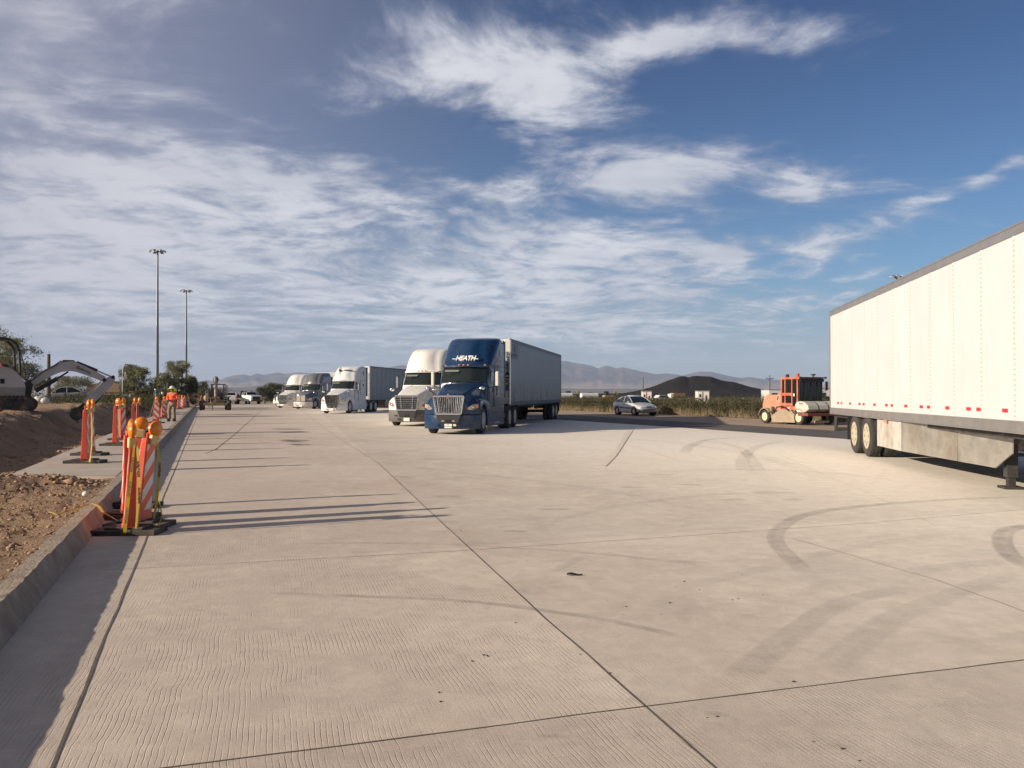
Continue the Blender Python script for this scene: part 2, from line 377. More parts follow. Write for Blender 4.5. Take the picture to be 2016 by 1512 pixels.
M_ASPH = mat('asphalt', (.085, .078, .072), .9, var=.25, vs=.8, bump=.6, bs=70, bd=.01, dirt=.5, dirtc=(.16, .13, .10))
M_SHOULDER = mat('shoulder_dirt', (.33, .245, .175), .95, var=.2, vs=1.2, bump=.8, bs=12, bd=.04, dirt=.5, dirtc=(.42, .33, .24))
M_JOINT = mat('joint_filler', (.115, .093, .075), .9, var=.35, vs=8)
M_DUST = mat('pale_stall_line', (.70, .62, .51), .9, var=.2, vs=6)

def sheet(name, pts, z, mt, thick=0):
    b = MB()
    if thick: b.prism([(p[0], p[1]) for p in pts], 'z', z - thick, z)
    else: b.add([(p[0], p[1], z) for p in pts], [tuple(range(len(pts)))])
    return struct(b.build(name, mt))
def kp(off, d): return (kerb(d) + off, d)

# desert floor to the horizon
b = MB(); RG = 12500; seg = 64
b.add([(0, 0, -.06)] + [(RG * math.cos(2 * math.pi * i / seg), RG * math.sin(2 * math.pi * i / seg), -.06) for i in range(seg)],
      [(0, 1 + i, 1 + (i + 1) % seg) for i in range(seg)])
struct(b.build('ground', M_GROUND))
PADW = 23.3
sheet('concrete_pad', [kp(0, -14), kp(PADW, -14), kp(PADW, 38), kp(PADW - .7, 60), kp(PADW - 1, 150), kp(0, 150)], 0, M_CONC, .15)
sheet('asphalt_road', [kp(PADW + .01, -14), kp(PADW + 5, -14), kp(PADW + 4.9, 36), kp(PADW + 5.6, 60), kp(PADW + 5.4, 150), kp(PADW - .99, 150), kp(PADW - .69, 60), kp(PADW + .01, 38)], -.012, M_ASPH)
sheet('dirt_shoulder', [kp(PADW + 5.01, -14), kp(PADW + 15, -14), kp(PADW + 13.4, 36), kp(PADW + 14, 150), kp(PADW + 5.41, 150), kp(PADW + 5.61, 60), kp(PADW + 4.91, 36)], -.022, M_SHOULDER)

# kerb with a laid-back face and chipped top edge; footway slab behind it
def kerb_mesh():
    b = MB(); rings = []; d = -12.0
    while d < 108:
        n = lambda k: (mnoise.noise(Vector((d * 2.3, k, 0))) * .016 + mnoise.noise(Vector((d * 8.0, k + 5, 0))) * .014 + mnoise.noise(Vector((d * 21.0, k + 9, 0))) * .008) if d < 40 else 0
        x = kerb(d)
        rings.append([(x + .002, d, -.03), (x + .002, d, .004), (x - .055, d, .11 + n(1) * .15), (x - .082 + n(2) * .5, d, .172 + n(3) * .6), (x - .094 + n(7) * .8, d, .19 + n(4) * .5), (x - .235 + n(5), d, .19 + n(6) * .7), (x - .25, d, -.03)])
        d += .045 if d < 14 else .12 if d < 20 else (.5 if d < 45 else 4)
    b.loft(rings); return b
struct(kerb_mesh().build('kerb', M_WALK, smooth=24))
for i in range(26):
    a, e = 13.7 + i * 3.0, 13.7 + (i + 1) * 3.0 - .012
    b = MB(); b.prism([(kerb(a) - .262, a), (kerb(e) - .262, e), (kerb(e) - 2.05 + random.uniform(-.02, .02), e), (kerb(a) - 2.05, a)], 'z', .03, .188)
    struct(b.build('footway_slab', M_SLAB, bevel=.006))

# left: excavated soil, trench and spoil berm
def sm(a, b_, x): t_ = min(1, max(0, (x - a) / (b_ - a))); return t_ * t_ * (3 - 2 * t_)
def soil_z(off, d):
    N = mnoise.noise
    P = Vector((off, d, 0))
    near = .145 + .05 * N(P * 1.1) + .035 * N(P * 3.7) + .018 * N(P * 11)
    near += .03 * N(P * 19) + .02 * math.sin(d * 14 + 3 * N(P * 1.5)) * sm(.5, 1.2, off) + .26 * math.exp(-(((off - 2.6) / 1.1) ** 2 + ((d - 12.0) / 1.1) ** 2)) + .12 * math.exp(-(((off - .95) / .5) ** 2 + ((d - 12.7) / .5) ** 2)) + .10 * sm(2.5, 5, off)
    crest = .93 + .10 * N(P * .5) + .10 * N(P * 1.7)
    tr = .05 + .05 * (N(P * 2.2) + 1) * .5
    far = tr + (crest - tr) * sm(3.0, 5.4 + .8 * N(Vector((d * .35, 3, 0))), off + .25 * N(P * 1.9)) + .07 * N(P * 3.5) * sm(2.6, 3.4, off) + .03 * N(P * 9)
    far -= .55 * sm(14, 30, off) + .0
    far = far if d < 60 else far * (1 - sm(60, 90, d)) + .12 * sm(60, 90, d)
    if off < 2.1: far = min(far, .10)
    z = near + (far - near) * sm(12.9, 15.2, d + .25 * N(P * 1.3))
    edge = sm(.0, .35, off - .25)
    z = z * edge + (1 - edge) * (.165 if d < 13.6 else .06)
    return max(z, .0)
offs = [.24, .27]
while offs[-1] < 60: offs.append(offs[-1] + max(.05, offs[-1] * .032))
ds = [1.0]
while ds[-1] < 130: ds.append(ds[-1] + max(.05, ds[-1] * .0085))
V = [(kerb(d) - o, d, soil_z(o, d) - (.02 if d > 13.6 and o < .3 else 0)) for d in ds for o in offs]
no = len(offs); Fq = [(j * no + i, j * no + i + 1, (j + 1) * no + i + 1, (j + 1) * no + i) for j in range(len(ds) - 1) for i in range(no - 1)]
struct(npmesh('soil_bank', V, Fq, M_DIRT, smooth=True))

# clods and stones on the soil: nobody could count them
M_STONE = mat('clod', (.31, .195, .115), .95, var=.3, vs=6, bump=.5, bs=20)
def clods():
    V, Fa = [], []; rnd = random.Random(4)
    ico = bmesh.new(); bmesh.ops.create_icosphere(ico, subdivisions=1, radius=1); iv = [v.co.copy() for v in ico.verts]; fi = [[v.index for v in f.verts] for f in ico.faces]; ico.free()
    for k in range(5200):
        d = rnd.uniform(3, 30) if k % 3 else rnd.uniform(3, 13); o = .25 + abs(rnd.gauss(0, 1)) * (1.8 if d < 13.4 else 3.5)
        if d > 13.4 and o < 2.15: continue
        r = rnd.choice([.006, .008, .010, .014, .02]) * (1 + (d > 12) * .8) * rnd.uniform(.6, 1.5) * (2.0 if rnd.random() < .04 else 1); c = Vector((kerb(d) - o, d, soil_z(o, d) + r * .2))
        q = Vector((rnd.uniform(.6, 1.3), rnd.uniform(.6, 1.3), rnd.uniform(.4, .8))); s0 = len(V); h = rnd.random() * 9
        for p in iv: V.append(tuple(c + Vector((p.x * q.x, p.y * q.y, p.z * q.z)) * r * (1 + .75 * mnoise.noise(p * 2 + Vector((h, k, 0))))))
        Fa += [[i + s0 for i in f] for f in fi]
    return npmesh('soil_clods', V, Fa, M_STONE)
tag(clods(), 'loose clods and stones on the brown excavated soil beside the kerb', 'stones', kind='stuff')

# joints of the pavement
def strip(name, pts, w, z, mt, jit=.004, step=.25):
    L = []; R_ = []; P = [Vector((p[0], p[1], 0)) for p in pts]; k = 0
    for i in range(len(P) - 1):
        a, e = P[i], P[i + 1]; n = max(1, int((e - a).length / step)); t_ = (e - a).normalized(); nn = Vector((-t_.y, t_.x, 0))
        for j in range(n + (i == len(P) - 2)):
            q = a + (e - a) * j / n; o = mnoise.noise(q * 1.3) * jit * 2 + mnoise.noise(q * 5) * jit; ww = w * (1 + .5 * mnoise.noise(q * 4 + Vector((7, 0, 0))))
            L.append(q + nn * (o + ww / 2)); R_.append(q + nn * (o - ww / 2))
    n = len(L); b = MB(); b.add([(p.x, p.y, z) for p in L + R_], [(i, i + 1, n + i + 1, n + i) for i in range(n - 1)])
    return struct(b.build(name, mt))
def g2(*pp): return [tuple(G(x, y)[:2]) for x, y in pp]
off1 = G(105, 1512).x - kerb(G(105, 1512).y)
strip('pavement_joint', [kp(off1, 1.5), kp(off1 + .02, 60), kp(off1 + .3, 110)], .016, .003, M_JOINT)
strip('pavement_joint', [(1.35, 1.6)] + g2((1410, 1512), (1230, 1354), (1050, 1195), (850, 1010), (745, 912), (660, 858), (612, 822), (585, 800)), .009, .003, M_JOINT)
strip('pavement_joint', g2((150, 1535), (300, 1512), (1000, 1423), (1270, 1388), (2016, 1297)) + [(7.5, 5.4)], .008, .003, M_JOINT)
strip('pavement_joint', g2((205, 1122), (500, 1106), (920, 1083), (1300, 1058), (1700, 1030), (2016, 1003)) + [(11.5, 12.2)], .007, .003, M_JOINT)
strip('pavement_joint', g2((1560, 1060), (1700, 1100), (1840, 1140), (2016, 1205)), .008, .003, M_JOINT, .01)
strip('pavement_joint', g2((405, 893), (425, 885), (465, 853), (515, 808)), .03, .003, M_JOINT)
strip('pavement_joint', g2((1193, 918), (1215, 896), (1248, 845)), .02, .0035, M_JOINT)
strip('stall_line', g2((1189, 916), (1211, 893), (1243, 840)), .16, .0032, M_DUST, .02)
strip('stall_line', g2((1530, 893), (1600, 925), (1740, 985), (1840, 1035)), .03, .003, M_DUST, .01)
strip('stall_line', g2((1330, 905), (1255, 880), (1160, 862)), .05, .003, M_DUST, .01)
strip('pavement_joint', g2((700, 868), (1150, 920), (1560, 965)), .005, .003, M_JOINT, .01)

# tyre marks: scuffed rubber on the slab, soft-edged alpha
def mark_mat():
    m = bpy.data.materials.new('rubber_scuff'); m.use_nodes = True; t = NT(m.node_tree); b = t.n['Principled BSDF']
    p = t.new('ShaderNodeTexCoord').outputs['Object']; at = t.new('ShaderNodeAttribute'); at.attribute_name = 'fade'
    n = t.noise(p, 2.6, 6, .7); n2 = t.noise(p, 60, 3, .7)
    a = t.m('MULTIPLY', t.m('MULTIPLY', at.outputs['Fac'], .52), t.m('MULTIPLY', t.ss(n, .25, .72, .25, 1), t.ss(n2, .25, .65, .45, 1)))
    b.inputs['Base Color'].default_value = c4((.12, .105, .095)); b.inputs['Roughness'].default_value = .8
    t.l.new(a, b.inputs['Alpha']); return m
M_MARK = mark_mat()
MZ = [.0042]
def mark(pts, w, amp=.6, name='tyre_mark'):
    # Catmull-Rom through ground points, cross profile fades at both edges
    P = [Vector((p[0], p[1])) for p in pts]; P = [P[0] * 2 - P[1]] + P + [P[-1] * 2 - P[-2]]; Q = []
    for i in range(1, len(P) - 2):
        for j in range(14):
            u = j / 14; a, b_, c_, d_ = P[i - 1:i + 3]
            Q.append(.5 * ((2 * b_) + (c_ - a) * u + (2 * a - 5 * b_ + 4 * c_ - d_) * u * u + (3 * b_ - a - 3 * c_ + d_) * u ** 3))
    Q.append(P[-2]); prof = [(-.5, 0), (-.38, .8), (-.1, 1), (.1, .75), (.38, .9), (.5, 0)]; V = []; al = []
    for i, q in enumerate(Q):
        t_ = (Q[min(i + 1, len(Q) - 1)] - Q[max(i - 1, 0)]).normalized(); nn = Vector((-t_.y, t_.x)); e = min(1, i / 8, (len(Q) - 1 - i) / 8)
        for s_, k in prof:
            r = q + nn * s_ * w; V.append((r.x, r.y, MZ[0])); al.append(k * e * amp)
    n = len(prof); Fa = [(i * n + j, i * n + j + 1, (i + 1) * n + j + 1, (i + 1) * n + j) for i in range(len(Q) - 1) for j in range(n - 1)]
    o = npmesh(name, V, Fa, M_MARK); at = o.data.attributes.new('fade', 'FLOAT', 'POINT'); at.data.foreach_set('value', al)
    MZ[0] += .0004; return struct(o)
mark(g2((2016, 978), (1860, 984), (1700, 996), (1590, 1012), (1540, 1035), (1525, 1060), (1545, 1090), (1600, 1140)), .20, .55)
mark(g2((2040, 1032), (1985, 1042), (1970, 1062), (1985, 1092), (2030, 1120)), .22, .8)
mark(g2((500, 1165), (700, 1173), (900, 1182), (1060, 1200), (1200, 1222), (1380, 1262)), .09, .55)
mark(g2((560, 1070), (700, 1069), (850, 1071), (1000, 1078), (1200, 1092), (1390, 1115)), .10, .35)
mark(g2((1440, 1345), (1490, 1300), (1560, 1245), (1660, 1185), (1790, 1155)), .22, .34)
mark(g2((1600, 1330), (1680, 1270), (1760, 1215), (1900, 1160), (2016, 1120)), .24, .28)
mark(g2((1345, 895), (1360, 878), (1400, 865), (1490, 860)), .35, .5)
mark(g2((1470, 935), (1462, 905), (1490, 880), (1550, 866)), .35, .4)
mark(g2((1500, 940), (1480, 905), (1450, 880), (1380, 866)), .3, .35)
mark(g2((1075, 1130), (1120, 1110), (1170, 1085)), .12, .3)
mark(g2((1180, 860), (1330, 872), (1500, 900), (1640, 950)), .5, .22)
mark(g2((1150, 940), (1400, 925), (1600, 930), (1800, 950)), .35, .22)
mark(g2((1000, 1050), (1200, 1000), (1400, 975), (1600, 968)), .22, .25)
mark(g2((1250, 1180), (1500, 1120), (1700, 1075), (1950, 1040)), .2, .2)
mark(g2((700, 905), (900, 930), (1150, 960), (1400, 1010)), .3, .2)
mark(g2((1740, 1135), (1900, 1112), (2016, 1108)), .25, .3)
rk = random.Random(9)
for px, py, L, w in [(560, 845, 60, .9), (580, 868, 45, 1.0), (590, 876, 30, .6), (880, 978, 60, .25), (1090, 1003, 70, .2), (1010, 1047, 60, .12), (1300, 935, 50, .25), (1440, 985, 60, .16), (1560, 985, 40, .2), (1360, 955, 50, .22),
                     (860, 905, 60, .3), (1245, 960, 60, .2), (1340, 1108, 60, .12), (1080, 1450, 60, .05), (1400, 1408, 40, .06), (1640, 1470, 40, .04), (1520, 970, 90, .14), (790, 940, 60, .25)]:
    dx = L * .5; mark(g2((px - dx, py), (px - dx * .3, py + rk.uniform(-1, 1)), (px + dx * .3, py + rk.uniform(-1, 1)), (px + dx, py + 1.2)), w, 1.7 if py < 880 else .55, 'oil_stain')
# a scrap of retread rubber and small litter on the slab
M_RUB = mat('black_rubber', (.022, .021, .02), .85, var=.3, vs=8, bump=.4, bs=40)
p0 = G(1131, 1132); b = MB(); rr = []
for i in range(9):
    u = i / 8; x = (u - .5) * .13; zz = .006 + .006 * math.sin(u * 6); w = .012 + .006 * math.sin(u * 5)
    rr.append([(x, -w, zz), (x, w, zz + .004), (x, w, zz + .012), (x, -w, zz + .008)])
b.loft(rr); tag(b.build('rubber_scrap', M_RUB, loc=p0, smooth=40), 'curled black scrap of tyre rubber lying alone on the concrete in the foreground', 'tyre scrap')
b = MB()
for px, py in [(1390, 1410), (1410, 1408), (1440, 1180), (1452, 1178), (1376, 1160), (1318, 1186), (1655, 1471), (1688, 1494), (1598, 1457), (865, 1361), (868, 1379), (953, 1288), (1195, 1181), (930, 1300), (960, 1290), (780, 978), (1232, 1193),
               (1330, 1155), (1346, 1144), (1300, 1208), (1226, 1208), (1015, 1225), (1200, 1323), (1142, 1286), (700, 1180), (1460, 1130), (1500, 1170), (1560, 1340), (1310, 1020), (1080, 990), (908, 1045)]:
    q = G(px, py); r = random.uniform(.003, .006); b.ball((q.x, q.y, r * .5), (r * random.uniform(1, 2), r, r * .7), 6, 4)
tag(b.build('gravel_bits', mat('dark_bits', (.05, .042, .036), .9), smooth=60), 'dark crumbs of grit strewn over the concrete slab', 'grit', kind='stuff')

# ---------------------------------------------------------------- mountains, black hill
def rock_mat(name, ca, cb, sc):
    m = bpy.data.materials.new(name); m.use_nodes = True; t = NT(m.node_tree); b = t.n['Principled BSDF']
    p = t.new('ShaderNodeTexCoord').outputs['Object']; n = t.noise(p, sc, 7, .62); z = t.xyz(p)[2]
    c = t.mix(t.ss(n, .38, .62), c4(ca), c4(cb)); t.l.new(c, b.inputs['Base Color']); b.inputs['Roughness'].default_value = 1
    b.inputs['Specular IOR Level'].default_value = .1
    return m, t, b, c, z
def mountain_mat():
    m, t, b, c, z = rock_mat('far_rock', (.035, .033, .04), (.115, .09, .08), .0022)
    p = t.new('ShaderNodeTexCoord').outputs['Object']
    lo = t.ss(t.m('ADD', z, t.m('MULTIPLY', t.noise(p, .002, 6, .6), 150)), 230, 130)
    c2 = t.mix(lo, c, c4((.27, .20, .155))); t.l.new(c2, b.inputs['Base Color']); return m
def ridge(name, prof, D, front, back, mt, step=3, spur=.35, ns=.0022, seed=0, foot=0.14):
    xs = np.arange(prof[0][0], prof[-1][0] + .1, step); hs = np.interp(xs, [p[0] for p in prof], [p[1] for p in prof])
    rows = [(-1.0, 0.0), (-.8, foot * .35), (-.62, foot * .75), (-.5, foot)] + [(-.5 + .5 * i / 14, foot + (1 - foot) * (i / 14) ** 1.25) for i in range(1, 14)] + [(0, 1)] + [(.25 * i, 1 - .25 * i) for i in range(1, 5)]
    V = []
    for t_, k in rows:
        for x, h in zip(xs, hs):
            dd = D + t_ * front if t_ <= 0 else D + t_ * back
            H = max(2.0, (HY - h) * D / F + CAMZ); X = (x - HX) / F * D
            P = Vector((X, dd, seed * 100.0)) * ns
            rg = 1 - abs(mnoise.noise(P)) * 2; rg += .5 * (1 - abs(mnoise.noise(P * 2.3 + Vector((5, 5, 0)))) * 2) + .28 * mnoise.noise(P * 6)
            env = max(0.0, 1 - abs(k * 2 - 1)) if t_ < 0 else 0
            z = H * k * (1 + spur * env * (rg - .7)) if t_ < 0 else H * k
            jit = mnoise.noise(Vector((x * .17, seed, 0))) * H * .012 + mnoise.noise(Vector((x * .5, seed, 3))) * H * .008 if abs(t_) < .03 else 0
            V.append((X * (dd / D if t_ > -.99 else dd / D), dd, z + jit - (3 if k == 0 else 0)))
    n = len(xs); Fa = [(j * n + i, j * n + i + 1, (j + 1) * n + i + 1, (j + 1) * n + i) for j in range(len(rows) - 1) for i in range(n - 1)]
    return struct(npmesh(name, V, Fa, mt, smooth=True))
M_MTN = mountain_mat()
ridge('mountain_range', [(-500, 772), (-200, 765), (100, 768), (250, 765), (330, 760), (385, 753), (405, 748), (420, 750), (435, 747), (446, 742), (462, 739), (480, 737), (493, 740), (505, 735), (520, 738), (545, 733), (560, 736), (590, 733), (640, 738),
       (700, 735), (740, 727), (765, 723), (790, 719), (830, 722), (880, 712), (930, 716), (1000, 709), (1060, 712), (1104, 710.5), (1116, 711), (1128, 714), (1140, 715.5), (1165, 720), (1178, 725), (1188, 721), (1196, 720), (1214, 725), (1226, 723), (1245, 727), (1262, 731),
       (1290, 736.5), (1312, 735), (1330, 737), (1344, 739), (1360, 735), (1376, 731), (1402, 732), (1414, 735), (1430, 739), (1446, 742), (1460, 744), (1475, 742), (1500, 746), (1530, 748), (1560, 748), (1590, 757), (1618, 760), (1632, 752), (1660, 744), (1720, 748), (1900, 752), (2100, 745), (2500, 760)],
      9300, 4200, 1600, M_MTN, step=3)
ridge('foothills', [(300, 776), (385, 766), (430, 762), (480, 763), (540, 755), (600, 762), (700, 757), (760, 764), (900, 767), (1100, 764), (1150, 766), (1230, 765), (1290, 767), (1400, 768), (1600, 766), (2000, 768)], 5200, 2000, 900,
      rock_mat('low_rock', (.075, .065, .055), (.14, .11, .085), .004)[0], step=5, seed=3, foot=.1)
ridge('black_hill', [(1085, 777), (1140, 776), (1163, 772.5), (1180, 775), (1205, 774.5), (1228, 774), (1250, 770), (1265, 766.5), (1282, 762), (1296, 757), (1312, 750), (1330, 744), (1338, 741), (1347, 740.5), (1356, 743), (1364, 740.5), (1374, 740), (1400, 741.5), (1410, 745), (1418, 748),
       (1430, 750.5), (1445, 752), (1462, 757), (1475, 761), (1500, 766), (1515, 768), (1545, 771), (1600, 776)], 520, 90, 80,
      mat('black_cinder', (.022, .019, .018), 1.0, var=.5, vs=.06, bump=.5, bs=.8, bd=.6, spec=.1), step=3, spur=.10, ns=.03, seed=6, foot=.05)

# the air: far hills fade to blue
def haze():
    m = bpy.data.materials.new('haze_air'); m.use_nodes = True; t = NT(m.node_tree); t.n.clear()
    o = t.new('ShaderNodeOutputMaterial'); v = t.new('ShaderNodeVolumePrincipled')
    v.inputs['Color'].default_value = c4((.56, .70, .95)); v.inputs['Density'].default_value = 7.5e-5; v.inputs['Anisotropy'].default_value = .0
    t.l.new(v.outputs[0], o.inputs['Volume'])
    b = MB(); b.box((0, 0, 300), (27000, 27000, 602)); ob = b.build('haze', m); ob['kind'] = 'stuff'
    ob['label'] = 'pale blue desert haze in front of the far mountains'
haze()
# ---------------------------------------------------------------- trucks and trailers
# local frame of every vehicle: +y runs from the nose to the rear, x to the viewer's right when facing the nose, z up
M_TYRE = mat('tyre_rubber', (.03, .029, .028), .85, var=.25, vs=8, bump=.4, bs=40, dirt=.5, dirtc=(.10, .085, .07))
M_CHROME = mat('chrome', (.78, .78, .78), .13, 1.0, var=.04)
M_ALU = mat('polished_aluminium', (.66, .65, .62), .3, 1.0, var=.08)
M_BLACK = mat('black_plastic', (.022, .022, .024), .5, var=.1)
M_DARK = mat('dark_void', (.012, .012, .013), .8, var=.1)
M_GLASS = mat('dark_glass', (.012, .018, .018), .06, var=.05, spec=.6)
M_AMBERL = mat('amber_marker', (.85, .28, .10), .3, var=.1)
M_LENS = mat('headlamp_lens', (.42, .40, .38), .12, .5, var=.2, vs=14)
M_FRAME = mat('chassis_black', (.03, .029, .028), .7, var=.3, vs=5, dirt=.5, dirtc=(.12, .10, .08))
M_PLATE = mat('plate_white', (.75, .74, .68), .5, var=.05)
M_INK = mat('dark_ink', (.03, .03, .035), .6, var=.05)
M_WHITEINK = mat('white_ink', (.85, .85, .83), .5, var=.04)
M_RED = mat('red_reflector', (.55, .035, .03), .35, var=.1)
M_SEAM = mat('panel_gap', (.03, .03, .035), .8, var=.1)

def rimmat(name, col, rough, metal, R0=.2, rh=.036, n=8):
    m = mat(name, col, rough, metal, var=.12, vs=9, dirt=.45, dirtc=(.30, .24, .17)); t = NT(m.node_tree); b = t.n['Principled BSDF']
    p = t.new('ShaderNodeTexCoord').outputs['Object']; x, y, z = t.xyz(p)
    an = t.m('ARCTAN2', y, z); rr = t.m('SQRT', t.m('MULTIPLY_ADD', y, y, t.m('MULTIPLY', z, z)))
    k = t.m('MULTIPLY', t.m('SUBTRACT', t.m('FRACT', t.m('ADD', t.m('MULTIPLY', an, n / (2 * math.pi)), .5)), .5), 2 * math.pi / n * R0)
    dd = t.m('SQRT', t.m('MULTIPLY_ADD', k, k, t.m('POWER', t.m('SUBTRACT', rr, R0), 2.0)))
    src = b.inputs['Base Color'].links[0].from_socket; hole = t.ss(dd, rh, rh * .75)
    t.l.new(t.mix(hole, src, c4((.01, .01, .01))), b.inputs['Base Color']); t.l.new(t.m('MULTIPLY', t.m('SUBTRACT', 1.0, hole), metal), b.inputs['Metallic'])
    return m
M_ALURIM = rimmat('aluminium_rim', (.60, .59, .57), .32, .9)
M_CREAM = rimmat('cream_painted_rim', (.50, .43, .31), .5, 0.0)
def wheel(par, x, y, r=.52, w=.28, side=1, rim=None, name='wheel', zc=None):
    """tyre with its rim as a sub-part; side=+1: outer face towards +x"""
    zc = r if zc is None else zc; h = w / 2; b = MB()
    b.lathe([(-h, r * .62), (-h, r * .9), (-h * .8, r * .985), (-h * .35, r), (-h * .33, r * .975), (-h * .27, r * .975), (-h * .25, r), (h * .25, r), (h * .27, r * .975), (h * .33, r * .975), (h * .35, r),
             (h * .8, r * .985), (h, r * .9), (h, r * .62), (-h, r * .62)], 28, 'x', caps=False)
    o = b.build(name, M_TYRE, par, smooth=45, loc=(x, y, zc))
    s = side; b = MB()
    b.lathe([(s * h * .98, r * .63), (s * h * .85, r * .58), (s * h * .2, r * .50), (s * h * .1, r * .25), (s * h * .45, r * .20), (s * h * .55, r * .001)], 24, 'x')
    q = b.build('rim', rim or M_ALURIM, o, smooth=40)
    return o

def yfront(x, W=1.18): return .10 + .50 * abs(x / W) ** 2.6
def interp(T, z):
    if z <= T[0][0]: return T[0][1:]
    for a, b in zip(T, T[1:]):
        if z <= b[0]:
            u = (z - a[0]) / (b[0] - a[0]); u = u * .6 + .4 * u * u * (3 - 2 * u); return [p + (q - p) * u for p, q in zip(a[1:], b[1:])]
    return T[-1][1:]
def plan(z, T, y1, hw2):
    y0, hw, r, cf = interp(T, z); pts = []
    pts.append((-hw2, y1)); pts.append((-hw2, y1 - (y1 - y0) * .35)); pts.append((-hw, y0 + cf + r + max(0, (y1 - y0 - cf - r) * .22)))
    for i in range(7):
        a = math.pi / 2 * i / 6; pts.append((-hw + r * (1 - math.cos(a)), y0 + cf + r * (1 - math.sin(a))))
    fw = hw - r
    for i in range(1, 6): x = -fw + fw * i / 5; pts.append((x, y0 + cf * (x / fw) ** 2))
    return [(x, y, z) for x, y in pts] + [(-x, y, z) for x, y in pts[-2::-1]]
ROOF = {'wedge': [(2.72, 2.50, 1.10, .26, .22), (2.86, 2.62, 1.12, .34, .24), (3.2, 2.86, 1.17, .62, .20), (3.55, 3.22, 1.19, .72, .16), (3.80, 3.62, 1.17, .70, .12), (3.92, 4.0, 1.13, .55, .10), (3.975, 4.5, 1.02, .35, .05)],
        'dome': [(2.72, 2.50, 1.10, .30, .22), (2.95, 2.56, 1.11, .40, .24), (3.25, 2.72, 1.10, .48, .26), (3.5, 2.92, 1.08, .52, .26), (3.72, 3.22, 1.04, .50, .24), (3.88, 3.65, .99, .45, .2), (3.96, 4.2, .90, .35, .1)]}

